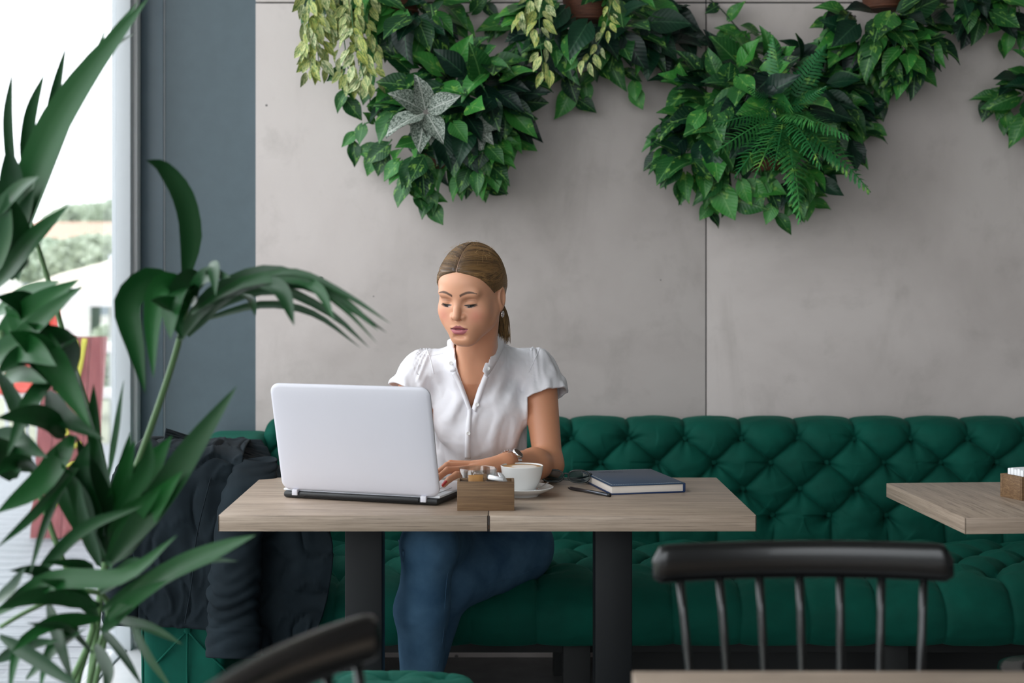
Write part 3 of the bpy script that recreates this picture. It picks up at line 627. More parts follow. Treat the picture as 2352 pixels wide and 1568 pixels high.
# folded spectacles
sp0 = W(1300, 1110, 3.77)
spx = tag(empty('spectacles', (sp0.x, 3.785, TT + 0.002), math.radians(-8)), 'folded tortoiseshell spectacles lying beside the notebook', 'glasses')
for s in (-1, 1):
    loop = []
    for k in range(29):
        a_ = 2 * math.pi * k / 28; cc, ss = math.cos(a_), math.sin(a_)
        loop.append((s * 0.0335 + 0.0275 * math.copysign(abs(cc) ** 0.8, cc), 0.006 - 0.002 * abs(s * 0.0335 + 0.0275 * cc) / 0.06, 0.019 + 0.0155 * math.copysign(abs(ss) ** 0.85, ss)))
    tube('rim', loop, 0.0022, M['tortoise'], spx, 8)
    bm = bmesh.new(); bm.faces.new([bm.verts.new(q) for q in loop[:-1]]); ln = link_obj('lens', bm_mesh('lens', bm), spx, M['lens']); thick(ln, 0.0012)
    tube('temple_arm', [(s * 0.062, 0.008, 0.026), (s * 0.062, 0.014, 0.022), (s * 0.03, 0.016 + 0.004 * s, 0.012), (-s * 0.03, 0.018 + 0.004 * s, 0.007), (-s * 0.058, 0.012 + 0.004 * s, 0.003)], [0.003, 0.0028, 0.0024, 0.0024, 0.0026], M['tortoise'], spx, 8, 24)
tube('bridge', [(-0.0065, 0.006, 0.023), (0, 0.0045, 0.0265), (0.0065, 0.006, 0.023)], 0.002, M['tortoise'], spx, 8, 10)
# napkin box on the right-hand table
q = W(2347, 1150, 3.52)
nh = crate('napkin_holder', 'wooden napkin holder cut by the right picture edge', 'box', (q.x, q.y, TT), math.radians(22), 0.13, 0.075, 0.056, M['crate'], 'wooden sachet holders')
for k in range(5):
    o = box('paper_napkin', 0.012 + 0.0, 0.118, 0.010 + k * 0.011, 0.019 + k * 0.011, 0.008, 0.070 + 0.002 * (k % 2), M['white_paper'], None, 0.002)
    o.matrix_world = Matrix.Translation((q.x, q.y, TT)) @ Matrix.Rotation(math.radians(22), 4, 'Z'); tag(o, ('frontmost', 'second', 'middle', 'fourth', 'rearmost')[k] + ' folded white napkin in the wooden holder at the right edge', 'napkin', 'napkins in the holder')
# ------------------------------------------------------------------ leaves
def leaf_mesh(name, widths, fold, droop, twist, mat, cols=5, lobes=0.0, wave=0.0, seed=0):
    rows = len(widths); rs = np.random.RandomState(seed); P = np.zeros((rows, cols, 3))
    for i, w in enumerate(widths):
        t = i / (rows - 1)
        for j in range(cols):
            s = (j - (cols - 1) / 2) / ((cols - 1) / 2)
            y = t - (lobes * abs(s) ** 1.3 * (1 - t) ** 3); x = s * w / 2
            P[i, j] = (x, y, fold * abs(s) * w - droop * t * t + wave * math.sin(7 * t + 3 * s) * abs(s))
        ang = twist * t; c, s_ = math.cos(ang), math.sin(ang); x, z = P[i, :, 0].copy(), P[i, :, 2].copy(); P[i, :, 0], P[i, :, 2] = c * x - s_ * z, s_ * x + c * z
    me = grid_mesh(name, P); me.materials.append(mat); return me
HEART = [0.10, 0.50, 0.68, 0.70, 0.60, 0.42, 0.20, 0.0]
LANCE = [0.03, 0.20, 0.32, 0.38, 0.36, 0.28, 0.15, 0.0]
OVAL = [0.05, 0.34, 0.46, 0.50, 0.45, 0.34, 0.18, 0.0]
PO = [leaf_mesh('pothos_leaf', [w * k for w in HEART], f, dr, tw, M[m], lobes=0.16, wave=0.03, seed=i)
      for i, (k, f, dr, tw, m) in enumerate([(1, .12, .18, .0, 'pothos'), (.9, .2, .3, .3, 'pothos'), (1.05, .08, .1, -.3, 'pothos'), (.85, .25, .4, -.2, 'pothos'), (1, .12, .2, .2, 'pothos_dark'), (.95, .2, .35, -.3, 'pothos_dark')])]
YE = [leaf_mesh('variegated_leaf', [w * k for w in OVAL], f, dr, tw, M['yellowleaf'], seed=i) for i, (k, f, dr, tw) in enumerate([(1, .15, .1, .2), (.85, .3, .2, -.4), (1.05, .1, .05, .5)])]
SI = [leaf_mesh('silver_leaf', [w * 1.25 for w in OVAL], .16, .22, tw, M['silverleaf'], wave=0.04) for tw in (0.1, -0.25)]
def put_leaf(me, parent, pos, dir_, nrm, size, name='leaf'):
    y = Vector(dir_).normalized(); z = Vector(nrm); z = (z - y * z.dot(y))
    if z.length < 1e-4: z = y.orthogonal()
    z.normalize(); x = y.cross(z)
    o = bpy.data.objects.new(name, me); COL.objects.link(o); o.parent = parent
    m3 = Matrix((x, y, z)).transposed() * size
    o.matrix_basis = Matrix.Translation(pos) @ m3.to_4x4(); return o
PS = 1 / 690.0     # metres per pixel near the back wall
def D(px, py, d): return W(px, py, d)
def plant(label, px, py, d, cat='plant', name='hanging_plant'):
    t = empty(name, (0, 0, 0)); tag(t, label, cat, 'planters hung on the concrete wall'); return t
def basket(parent, px, py, rpx, hpx, d):
    c = D(px, py, d); r, h = rpx * PS, hpx * PS
    lathe('basket', [(0, -h / 2), (r * 0.72, -h / 2), (r * 0.80, -h * 0.3), (r * 0.95, h * 0.3), (r, h / 2), (r * 0.93, h / 2), (r * 0.88, h * 0.2), (0, h * 0.15)], M['basket'], parent, 32, tuple(c))
    for k in range(2):
        zz = c.z - h / 2 + 0.008 + k * (h - 0.012); rad = r * (0.76 if k == 0 else 1.0)
        tube('basket_band', [(c.x + rad * math.cos(a), c.y + rad * math.sin(a), zz) for a in np.linspace(0, 2 * math.pi, 33)], 0.006, M['basket'], parent, 6)
    tube('wall_bracket', [(c.x, c.y + r * 0.7, c.z), (c.x, WALLY, c.z + 0.02)], 0.006, M['black_metal'], parent, 6)
def bush(parent, px, py, rx, ry, n, d_in=4.88, depth=0.30, size=(52, 82), meshes=PO, wts=None, hole=None, down=0.35, rs=None):
    rs = rs or R
    for k in range(n):
        while True:
            a, b = rs.uniform(-1, 1), rs.uniform(-1, 1); q = a * a + b * b
            if q > 1: continue
            X, Y = px + a * rx, py + b * ry
            if hole and (X - hole[0]) ** 2 / hole[2] ** 2 + (Y - hole[1]) ** 2 / hole[3] ** 2 < 1: continue
            break
        dd = d_in - depth * math.sqrt(1 - q) * rs.uniform(0.35, 1.0); pos = D(X, Y, dd)
        dir_ = Vector((a + rs.uniform(-.7, .7), -0.5 * rs.random() - 0.15, -b - down + rs.uniform(-.6, .5))); nr = Vector((a * 0.5 + rs.uniform(-.5, .3), -1.0, 0.5 - b * 0.4 + rs.uniform(-.3, .5)))
        put_leaf(rs.choice(meshes), parent, pos, dir_, nr, rs.uniform(*size) * PS)
def vine(parent, pts, step=34, size=(46, 70), d0=4.85, d1=4.9, meshes=PO[:4], stem=0.0025, rs=None, stemmat='stem'):
    rs = rs or R; n = len(pts); P = [D(x, y, d0 + (d1 - d0) * i / max(1, n - 1)) for i, (x, y) in enumerate(pts)]
    L = sum((P[i + 1] - P[i]).length for i in range(n - 1)) / PS; m = max(4, int(L / step)); Q = catmull([tuple(p) for p in P], m * 3 + 1)
    tube('stem', Q, stem, M[stemmat], parent, 5)
    for k in range(1, m + 1):
        q = Vector(Q[k * 3]); tg = (Vector(Q[k * 3]) - Vector(Q[k * 3 - 2])).normalized(); s = 1 if k % 2 else -1
        side = Vector((tg.z, 0, -tg.x)) * s; dir_ = tg * 0.5 + side * rs.uniform(0.2, 0.9) + Vector((0, -0.35, -0.45)); 
        put_leaf(rs.choice(meshes), parent, q, dir_, Vector((rs.uniform(-.4, .4), -1, rs.uniform(0, .6))), rs.uniform(*size) * PS)
def variegated_strand(parent, pts, d, n, spread=16, size=(30, 44)):
    Q = catmull([tuple(D(x, y, d)) for x, y in pts], n + 1); tube('trailing_stem', Q, 0.0018, M['stem'], parent, 5)
    for k in range(1, n + 1):
        for s in (-1, 1):
            q = Vector(Q[k]) + Vector((s * R.uniform(2, spread) * PS, R.uniform(-.02, .01), R.uniform(-8, 8) * PS))
            put_leaf(R.choice(YE), parent, q, Vector((s * R.uniform(-.1, .9), R.uniform(-.45, .2), -1)), Vector((s * R.uniform(-.9, 1.0), -1, R.uniform(-.2, .7))), R.uniform(*size) * PS)
def fern_frond_mesh(seed, droop):
    rs = random.Random(seed); n = 22; V = []; F = []
    for k in range(n):
        t = (k + 0.5) / n; zc = -droop * t * t; l = 0.19 * (math.sin(math.pi * min(1, t * 0.85 + 0.15)) ** 0.7) * (1 - 0.3 * t)
        for s in (-1, 1):
            b = len(V); l *= rs.uniform(0.85, 1.15); w = 0.019; ang = 0.25 + 0.35 * t
            for (f, ww) in ((0.0, 0.55), (0.3, 1.0), (0.55, 0.75), (0.7, 1.05), (0.88, 0.6), (1.0, 0.05)):
                cx, cy = s * l * f * math.cos(ang), t + l * f * math.sin(ang); cz = zc - 0.06 * f * f + rs.uniform(-.004, .004)
                V += [(cx, cy - w * ww, cz), (cx, cy + w * ww, cz)]
            for i in range(5): F.append((b + 2 * i, b + 2 * i + 2, b + 2 * i + 3, b + 2 * i + 1))
    b = len(V)
    for k in range(9):
        t = k / 8; V += [(-0.006, t, -droop * t * t + 0.002), (0.006, t, -droop * t * t + 0.002)]
    for i in range(8): F.append((b + 2 * i, b + 2 * i + 1, b + 2 * i + 3, b + 2 * i + 2))
    me = mesh_np('fern_frond', V, F); me.materials.append(M['fern']); return me
FR = [fern_frond_mesh(i, dr) for i, dr in enumerate((0.12, 0.3, 0.45))]

# A: planter with the silver-leaved rosette, left of centre
pa = plant('hanging planter with a silver-leaved rosette above the woman', 1000, 250, 4.8)
basket(pa, 1012, 352, 62, 74, 4.84)
bush(pa, 1035, 235, 150, 135, 105, 4.90, 0.34, (60, 92), PO)
bush(pa, 1110, 215, 85, 105, 40, 4.86, 0.30, (60, 90), PO)
bush(pa, 1095, 345, 52, 75, 28, 4.80, 0.16, (44, 66), PO[:4])
bush(pa, 950, 350, 45, 60, 20, 4.80, 0.16, (44, 66), PO[:4])
vine(pa, [(885, 290), (850, 280), (820, 300), (812, 330)], 26, (34, 52))
vine(pa, [(900, 320), (880, 345), (865, 348)], 24, (50, 66))
vine(pa, [(935, 390), (932, 430), (955, 440), (975, 450)], 24, (38, 58), 4.80, 4.84)
vine(pa, [(1000, 410), (985, 435), (990, 470)], 24, (50, 62), 4.80, 4.84)
vine(pa, [(1060, 400), (1090, 420), (1120, 425)], 26, (40, 56))
vine(pa, [(1150, 200), (1180, 225), (1205, 240)], 24, (34, 48))
vine(pa, [(1090, 170), (1150, 140), (1190, 130), (1225, 115)], 30, (44, 60))
sc_ = W(978, 258, 4.50)
for (ex_, ey_, L_) in ((908, 212, 92), (965, 188, 82), (1040, 222, 84), (898, 290, 104), (962, 335, 88), (1018, 322, 80), (1000, 345, 70)):
    tip = W(ex_, ey_, 4.46); dr = (tip - sc_); put_leaf(SI[R.randrange(2)], pa, sc_ + dr.normalized() * 0.008, dr.normalized() + Vector((0, R.uniform(-.3, .05), 0)), Vector((R.uniform(-.7, .5), -1, R.uniform(0, .7))), L_ * 4.5 / FPX * 1.02)
for (ex_, ey_) in ((1110, 350), (1140, 290), (1125, 320)):
    tip = W(ex_, ey_, 4.66); s2 = W(1085, 285, 4.68); put_leaf(SI[0], pa, s2, tip - s2 + Vector((0, -.03, 0)), (0, -1, .2), 0.10)
# B: planter with yellow variegated trails, upper left
pb = plant('hanging planter with long yellow-green variegated trails at upper left', 800, 0, 4.8)
basket(pb, 905, -12, 70, 90, 4.84)
bush(pb, 945, 25, 100, 62, 60, 4.92, 0.28, (56, 90), PO)
bush(pb, 810, -30, 95, 60, 34, 4.92, 0.30, (50, 80), PO[:4])
for pts, n in (([(742, -30), (724, 40), (716, 105), (718, 160)], 11), ([(760, -30), (738, 45), (730, 110), (735, 160)], 11), ([(790, -40), (782, 20), (790, 90), (800, 160), (806, 180)], 14), ([(815, -40), (808, 30), (818, 100), (838, 190)], 14), ([(840, -40), (838, 40), (848, 110), (860, 190)], 14), ([(770, -30), (756, 10), (745, 70)], 8), ([(712, -30), (710, 20), (708, 70), (708, 95)], 8)):
    variegated_strand(pb, pts, R.uniform(4.62, 4.72), n)
vine(pb, [(800, 120), (785, 170), (790, 205), (795, 230)], 26, (44, 60), 4.80, 4.86)
vine(pb, [(985, 20), (1005, 60), (1025, 95)], 26, (44, 60))
vine(pb, [(870, 60), (900, 95), (930, 110)], 26, (60, 84))
vine(pb, [(880, 90), (850, 160), (850, 240)], 34, (36, 50))
# C: planter at top centre
pc = plant('hanging planter at the top centre with sparse yellow-green strands', 1350, 0, 4.8)
basket(pc, 1352, 5, 66, 92, 4.84)
bush(pc, 1355, 40, 175, 95, 92, 4.91, 0.30, (60, 92), PO, hole=(1352, 18, 34, 34))
bush(pc, 1490, 75, 75, 50, 22, 4.93, 0.16, (56, 84), PO[4:])
variegated_strand(pc, [(1250, -30), (1240, 30), (1240, 90), (1250, 165)], 4.64, 9, 12)
variegated_strand(pc, [(1225, -30), (1210, 20), (1198, 50)], 4.66, 5, 8)
variegated_strand(pc, [(1410, -30), (1400, 25), (1385, 80), (1345, 145)], 4.64, 9, 10, (22, 36))
vine(pc, [(1300, 110), (1300, 150), (1310, 200), (1322, 225)], 30, (54, 74))
vine(pc, [(1350, 110), (1375, 150), (1345, 190)], 30, (44, 60))
vine(pc, [(1425, 90), (1420, 140), (1455, 180), (1455, 205)], 28, (42, 60))
vine(pc, [(1180, 60), (1160, 55), (1130, 62)], 24, (36, 48)); vine(pc, [(1220, 110), (1190, 130), (1175, 150)], 26, (44, 60))
vine(pc, [(1530, 90), (1545, 130), (1570, 150), (1590, 160)], 26, (44, 54), 4.9, 4.93)
vine(pc, [(1080, -20), (1040, 5), (1060, 30), (1100, 20), (1140, -10)], 28, (46, 64), 4.9, 4.93)
# D: large fern planter on the right
pd = plant('large hanging planter with bright fern fronds on the right', 1750, 280, 4.75)
basket(pd, 1752, 352, 62, 80, 4.80)
bush(pd, 1765, 235, 205, 110, 130, 4.90, 0.36, (60, 95), PO, hole=(1745, 365, 42, 32))
bush(pd, 1640, 265, 100, 110, 44, 4.86, 0.26, (60, 88), PO)
bush(pd, 1900, 290, 90, 80, 36, 4.88, 0.24, (50, 76), PO)
bush(pd, 1580, 360, 62, 60, 34, 4.86, 0.18, (48, 72), PO[:4])
bush(pd, 1850, 410, 50, 50, 16, 4.84, 0.14, (46, 66), PO)
bush(pd, 1830, 150, 110, 50, 22, 4.92, 0.2, (60, 84), PO)
vine(pd, [(1660, 400), (1650, 430), (1690, 460)], 28, (50, 84), 4.78, 4.8); vine(pd, [(1640, 420), (1635, 450), (1632, 490)], 26, (36, 50))
vine(pd, [(1760, 395), (1765, 420), (1775, 460), (1785, 495)], 24, (40, 56), 4.75, 4.8); vine(pd, [(1800, 410), (1840, 440), (1865, 465)], 26, (44, 60))
vine(pd, [(1690, 410), (1715, 420), (1740, 420)], 24, (56, 72), 4.76, 4.78)
vine(pd, [(1545, 340), (1520, 350), (1508, 360)], 22, (40, 52)); vine(pd, [(1770, 140), (1730, 100), (1690, 60), (1655, 20), (1620, -10)], 36, (36, 52), 4.9, 4.94, stemmat='stem_dark')
vine(pd, [(1770, 75), (1730, 75), (1700, 80), (1672, 72)], 28, (40, 54), 4.92, 4.93); vine(pd, [(1700, 165), (1640, 160), (1610, 140)], 26, (38, 48))
vine(pd, [(1860, 130), (1880, 90), (1900, 85), (1925, 130)], 28, (46, 60)); vine(pd, [(1960, 270), (1985, 270), (2000, 290)], 24, (36, 48))
fc = W(1800, 260, 4.62)
for (tx, ty, dd, mi, sz) in ((1782, 92, 4.60, 0, 1), (1893, 105, 4.64, 0, 1), (1908, 280, 4.38, 1, 1), (1765, 355, 4.36, 1, 1), (1796, 340, 4.36, 1, 1), (1725, 365, 4.42, 1, .9), (1955, 395, 4.46, 2, 1), (1840, 435, 4.42, 2, 1), (1870, 330, 4.36, 1, .9), (1695, 270, 4.45, 1, .8), (1740, 200, 4.5, 0, .8), (1880, 200, 4.5, 0, .8), (1690, 320, 4.42, 1, .8), (1830, 380, 4.36, 1, .9), (1810, 200, 4.4, 0, .6), (1860, 255, 4.36, 0, .6), (1905, 350, 4.42, 2, .8)):
    tip = W(tx, ty, dd); dr = tip - fc; L_ = dr.length * 1.08; o = put_leaf(FR[mi], pd, fc, dr + Vector((0, 0, 0.10 * L_ * mi)), Vector((0, -1, 0.45)), L_, 'fern_frond')
# E: planter, upper right
pe = plant('hanging planter with large pothos leaves at upper right', 2030, 30, 4.8)
basket(pe, 2030, -8, 56, 62, 4.84)
bush(pe, 2030, 70, 118, 85, 78, 4.90, 0.30, (58, 92), PO, hole=(2030, 14, 30, 22))
bush(pe, 2085, 110, 58, 55, 24, 4.84, 0.22, (52, 80), PO[:4])
vine(pe, [(2045, 130), (2045, 160), (2035, 190), (2012, 225)], 26, (46, 60)); vine(pe, [(2040, 150), (2005, 160), (1980, 165)], 26, (56, 70)); vine(pe, [(2045, 155), (2060, 180)], 22, (44, 56))
vine(pe, [(2110, 60), (2150, 70), (2200, 55), (2230, 20)], 30, (44, 60), 4.9, 4.93)
# F and G: planters at the right picture edge
pf = plant('hanging planter whose leaves hang in the top right corner', 2300, 0, 4.8)
basket(pf, 2290, -60, 60, 80, 4.84); bush(pf, 2260, 5, 95, 45, 38, 4.92, 0.24, (50, 76), PO); vine(pf, [(2300, 10), (2300, 50), (2320, 70), (2300, 95)], 24, (40, 54)); vine(pf, [(2340, 20), (2348, 60), (2355, 80)], 24, (40, 52))
pg = plant('hanging planter mostly cut off at the right picture edge', 2360, 230, 4.8)
basket(pg, 2425, 250, 60, 80, 4.84); bush(pg, 2415, 225, 92, 75, 50, 4.90, 0.3, (56, 84), PO); vine(pg, [(2345, 215), (2310, 222), (2275, 228)], 28, (46, 64)); vine(pg, [(2330, 240), (2310, 255), (2315, 290)], 26, (36, 48))

# ------------------------------------------------------------------ potted palm in the left foreground
pt = tag(empty('potted_palm', (0, 0, 0)), 'tall potted palm with long drooping leaflets in the left foreground', 'plant')
PB = Vector((-0.80, 2.72, 0))
lathe('planter_pot', [(0, 0), (0.13, 0), (0.14, 0.01), (0.175, 0.36), (0.18, 0.38), (0.17, 0.385), (0.165, 0.36), (0, 0.355)], M['pot'], pt, 40, tuple(PB))
lathe('soil', [(0, 0.362), (0.168, 0.362)], M['soil'], pt, 32, tuple(PB))
def leaflet(pts, w, d0, d1=None, curl=0.0, mat='palm'):
    d1 = d1 if d1 is not None else d0 - 0.12; n = 13; k = len(pts)
    P = catmull([tuple(W(x, y, d0 + (d1 - d0) * i / (k - 1))) for i, (x, y) in enumerate(pts)], n)
    T = np.gradient(P, axis=0); T /= np.linalg.norm(T, axis=1, keepdims=True); view = np.array([R.uniform(-.5, .5), -1, R.uniform(-.1, .6)]); view /= np.linalg.norm(view)
    S = np.cross(T, view); S /= np.linalg.norm(S, axis=1, keepdims=True); N = np.cross(S, T); ww = w * d0 / FPX * 0.5; V = []
    for i in range(n):
        t = i / (n - 1); wi = ww * (min(1, 0.30 + t * 3.2) if t < 0.3 else 1.0) * (1 if t < 0.45 else max(0.0, 1 - ((t - 0.45) / 0.55) ** 1.7)); b = 0.32 * wi
        V.append([P[i] - S[i] * wi + N[i] * b, P[i] - S[i] * wi * 0.5 + N[i] * b * 0.35, P[i], P[i] + S[i] * wi * 0.5 + N[i] * b * 0.35, P[i] + S[i] * wi + N[i] * b])
    me = grid_mesh('leaflet', np.array(V)); link_obj('leaflet', me, pt, M[mat])
def stem_px(pts, w, d0, d1):
    k = len(pts); P = [tuple(W(x, y, d0 + (d1 - d0) * i / (k - 1))) for i, (x, y) in enumerate(pts)]
    tube('frond_stem', [tuple(PB + Vector((R.uniform(-.05, .05), R.uniform(-.05, .05), 0.36)))] + P, [w * 1.3 * 2.7 / FPX / 2] + [w * 2.7 / FPX / 2 * (1 - 0.35 * i / k) for i in range(k)], M['palm_stem'], pt, 8, 26)
stem_px([(205, 1590), (240, 1300), (285, 1150), (340, 1000), (385, 870), (412, 780), (430, 700), (470, 640)], 18, 2.72, 2.60)
stem_px([(170, 1600), (225, 1400), (250, 1200), (235, 1050), (190, 900), (150, 780), (110, 640), (60, 480)], 16, 2.75, 2.70)
stem_px([(150, 1600), (215, 1430), (150, 1300), (80, 1100), (30, 900), (0, 760)], 15, 2.65, 2.5)
stem_px([(215, 1590), (245, 1440), (240, 1370), (170, 1360), (70, 1400), (0, 1440)], 13, 2.6, 2.45)
stem_px([(200, 1600), (240, 1450), (300, 1370), (380, 1320)], 12, 2.55, 2.4)
LEAFLETS = [
 # upper left fan
 ([(15, 620), (90, 370), (190, 190), (345, -10)], 78, 2.60), ([(50, 560), (150, 280), (240, 120), (320, 0)], 46, 2.66), ([(95, 400), (125, 230), (152, 105)], 26, 2.70), ([(55, 400), (70, 270), (102, 168)], 30, 2.68), ([(30, 420), (20, 280), (28, 165)], 26, 2.66),
 ([(-10, 660), (70, 560), (160, 470)], 54, 2.58), ([(10, 560), (30, 420), (20, 330)], 60, 2.60), ([(40, 640), (55, 500), (85, 400)], 66, 2.64), ([(-20, 500), (40, 440), (90, 405)], 40, 2.5), ([(-30, 640), (10, 540), (20, 440)], 60, 2.56),
 # upright leaflet
 ([(425, 650), (438, 540), (420, 450), (375, 385), (335, 368)], 50, 2.62),
 # arching frond
 ([(412, 780), (470, 700), (560, 645), (650, 635), (760, 680), (890, 765)], 50, 2.55), ([(420, 760), (520, 690), (640, 665), (760, 720), (850, 800)], 24, 2.60), ([(440, 720), (560, 650), (690, 640), (800, 700), (870, 760)], 30, 2.52), ([(450, 740), (600, 700), (720, 720), (830, 800)], 18, 2.62), ([(590, 645), (645, 668), (676, 748)], 40, 2.5), ([(690, 640), (735, 668), (769, 738)], 26, 2.48), ([(555, 675), (575, 690), (586, 726)], 22, 2.55), ([(560, 640), (680, 625), (800, 680), (900, 745)], 16, 2.5), ([(600, 640), (700, 650), (790, 710), (868, 790)], 14, 2.5), ([(430, 770), (500, 690), (590, 650), (700, 665)], 40, 2.58),
 # hanging leaflets left of the joint
 ([(420, 655), (340, 645), (290, 700), (310, 800), (334, 905)], 62, 2.55), ([(430, 650), (370, 655), (350, 740), (352, 870)], 48, 2.52), ([(440, 660), (405, 690), (392, 780)], 66, 2.5), ([(470, 640), (425, 655), (400, 720), (420, 780)], 60, 2.55), ([(470, 640), (490, 615), (495, 680)], 34, 2.5), ([(430, 700), (380, 700), (345, 690)], 40, 2.48), ([(440, 700), (470, 640), (530, 635)], 50, 2.52),
 # middle left tangle
 ([(-10, 780), (80, 705), (185, 640)], 56, 2.52), ([(0, 830), (90, 740), (190, 655)], 48, 2.50), ([(-10, 720), (60, 680), (140, 645)], 52, 2.56), ([(20, 700), (120, 830), (210, 985)], 70, 2.50), ([(-20, 820), (60, 800), (130, 840)], 70, 2.48), ([(130, 900), (160, 790), (60, 740)], 60, 2.55), ([(120, 860), (70, 930), (15, 1050)], 46, 2.46), ([(150, 1000), (90, 960), (-10, 960)], 60, 2.45), ([(170, 1000), (100, 1110), (-10, 1180)], 74, 2.44), ([(60, 700), (120, 690), (190, 660)], 40, 2.58), ([(-20, 1020), (40, 1010), (110, 1050)], 60, 2.46), ([(0, 880), (50, 860), (110, 880)], 44, 2.5),
 ([(95, 810), (150, 795), (185, 770)], 18, 2.5), ([(150, 760), (180, 880), (230, 1030)], 16, 2.6), ([(225, 1110), (215, 980), (215, 880)], 30, 2.6), ([(250, 1100), (275, 960), (285, 870)], 26, 2.58),
 ([(240, 1290), (225, 1140), (175, 1000)], 62, 2.55), ([(250, 1300), (290, 1130), (300, 990)], 66, 2.58), ([(240, 1280), (150, 1130), (130, 1020)], 50, 2.52), ([(260, 1260), (330, 1110), (395, 1000)], 74, 2.52), ([(255, 1290), (370, 1140), (450, 1020), (545, 885)], 66, 2.46), ([(260, 1250), (300, 1180), (370, 1120)], 60, 2.5), ([(235, 1230), (190, 1100), (205, 1010)], 54, 2.48), ([(270, 1180), (335, 1080), (345, 1005)], 40, 2.46),
 ([(170, 1060), (110, 1190), (65, 1330)], 22, 2.45), ([(200, 1040), (90, 1170), (-10, 1260)], 26, 2.42),
 # lower fans
 ([(75, 1330), (190, 1215), (330, 1160)], 30, 2.42), ([(-10, 1410), (120, 1335), (280, 1325), (408, 1228)], 48, 2.38), ([(250, 1420), (380, 1320), (500, 1265), (588, 1228)], 50, 2.36), ([(235, 1400), (380, 1310), (480, 1265)], 36, 2.45), ([(250, 1440), (360, 1340), (470, 1290), (548, 1288)], 20, 2.44), ([(230, 1390), (110, 1365), (-10, 1400)], 44, 2.40), ([(230, 1420), (120, 1430), (20, 1500)], 34, 2.40), ([(220, 1400), (100, 1320), (20, 1310)], 34, 2.44), ([(110, 1380), (140, 1470), (170, 1575)], 36, 2.4), ([(0, 1460), (100, 1520), (200, 1590)], 38, 2.36), ([(230, 1440), (280, 1500), (330, 1580)], 20, 2.5), ([(80, 1440), (40, 1500), (20, 1600)], 24, 2.42), ([(260, 1420), (340, 1440), (420, 1480)], 24, 2.46), ([(-10, 1520), (60, 1480), (140, 1470)], 30, 2.42), ([(60, 1560), (120, 1500), (200, 1440)], 26, 2.44), ([(-10, 1380), (30, 1350), (60, 1300)], 36, 2.4), ([(240, 1330), (190, 1300), (100, 1290)], 30, 2.48), ([(300, 1420), (340, 1500), (400, 1590)], 26, 2.5)]
LEAFLETS += [([(150, 260), (215, 150), (245, 60)], 22, 2.64), ([(215, 150), (260, 110), (312, 75)], 14, 2.66), ([(20, 640), (40, 540), (10, 430)], 60, 2.6), ([(-10, 560), (40, 520), (80, 430)], 56, 2.62),
 ([(210, 1260), (190, 1150), (140, 1060)], 50, 2.5), ([(250, 1250), (245, 1120), (225, 1000)], 60, 2.56), ([(250, 1290), (330, 1190), (420, 1080)], 66, 2.5), ([(245, 1290), (300, 1200), (330, 1090)], 60, 2.54), ([(255, 1230), (280, 1120), (310, 1010)], 50, 2.54), ([(230, 1300), (200, 1200), (180, 1100)], 44, 2.5),
 ([(140, 880), (90, 800), (20, 760)], 66, 2.5), ([(130, 860), (60, 820), (-10, 860)], 60, 2.5), ([(60, 980), (30, 900), (-10, 840)], 50, 2.48), ([(110, 900), (150, 960), (240, 1010)], 44, 2.5), ([(30, 1100), (10, 1040), (-20, 1000)], 60, 2.46), ([(80, 1080), (40, 1060), (-10, 1090)], 50, 2.46), ([(100, 780), (60, 700), (-10, 680)], 60, 2.54),
 ([(225, 1420), (170, 1350), (90, 1330)], 40, 2.42), ([(235, 1450), (300, 1380), (390, 1330)], 40, 2.4), ([(215, 1500), (160, 1440), (60, 1430)], 34, 2.4), ([(220, 1480), (250, 1540), (240, 1600)], 30, 2.44), ([(180, 1440), (120, 1490), (90, 1590)], 30, 2.42), ([(230, 1360), (300, 1300), (340, 1290)], 34, 2.45)]
for pts, w, d in LEAFLETS: leaflet(pts, w, d)
# ------------------------------------------------------------------ jacket thrown over the sofa arm
coat = tag(empty('jacket', (0, 0, 0)), 'crumpled charcoal jacket draped over the window end of the green sofa', 'jacket')
def cloth(name, rows, nu=70, nv=90, amp=0.010, seed=1, vert=True, thick_=0.004):
    """rows: list of (left point, right point) from top to bottom, 3-D; lofted, folded and thickened"""
    A_ = catmull([r[0] for r in rows], nv); B_ = catmull([r[1] for r in rows], nv); u = np.linspace(0, 1, nu)[:, None, None]
    P = A_[None] * (1 - u) + B_[None] * u
    UV = np.stack(np.broadcast_arrays(u[..., 0] * np.linalg.norm(A_[nv // 2] - B_[nv // 2]), np.linspace(0, 1, nv)[None, :] * 0.6), -1)
    f = fnoise(UV * np.array([1.0, 0.35]), 38, seed, 3) * 0.7 + 0.5 * (np.abs(fnoise(UV * np.array([0.7, 0.9]), 30, seed + 3, 2)) ** 0.7 - 0.5) - 0.9 * np.exp(-np.abs(fnoise(UV * np.array([0.8, 1.0]), 34, seed + 7, 2)) / 0.10) + 0.5 * np.exp(-np.abs(fnoise(UV * np.array([1.0, 0.7]), 48, seed + 17, 2)) / 0.08)
    n = np.cross(np.gradient(P, axis=0), np.gradient(P, axis=1)); n /= np.linalg.norm(n, axis=2, keepdims=True) + 1e-9
    if n[nu // 2, nv // 2, 1] > 0: n = -n
    w = np.clip(np.linspace(0, 1, nv) * 5, 0.25, 1)[None, :, None]
    o = link_obj(name, grid_mesh(name, P + n * (f * amp)[..., None] * w), coat, M['coat']); thick(o, thick_); return o
def q(px, py, d): return tuple(W(px, py, d))
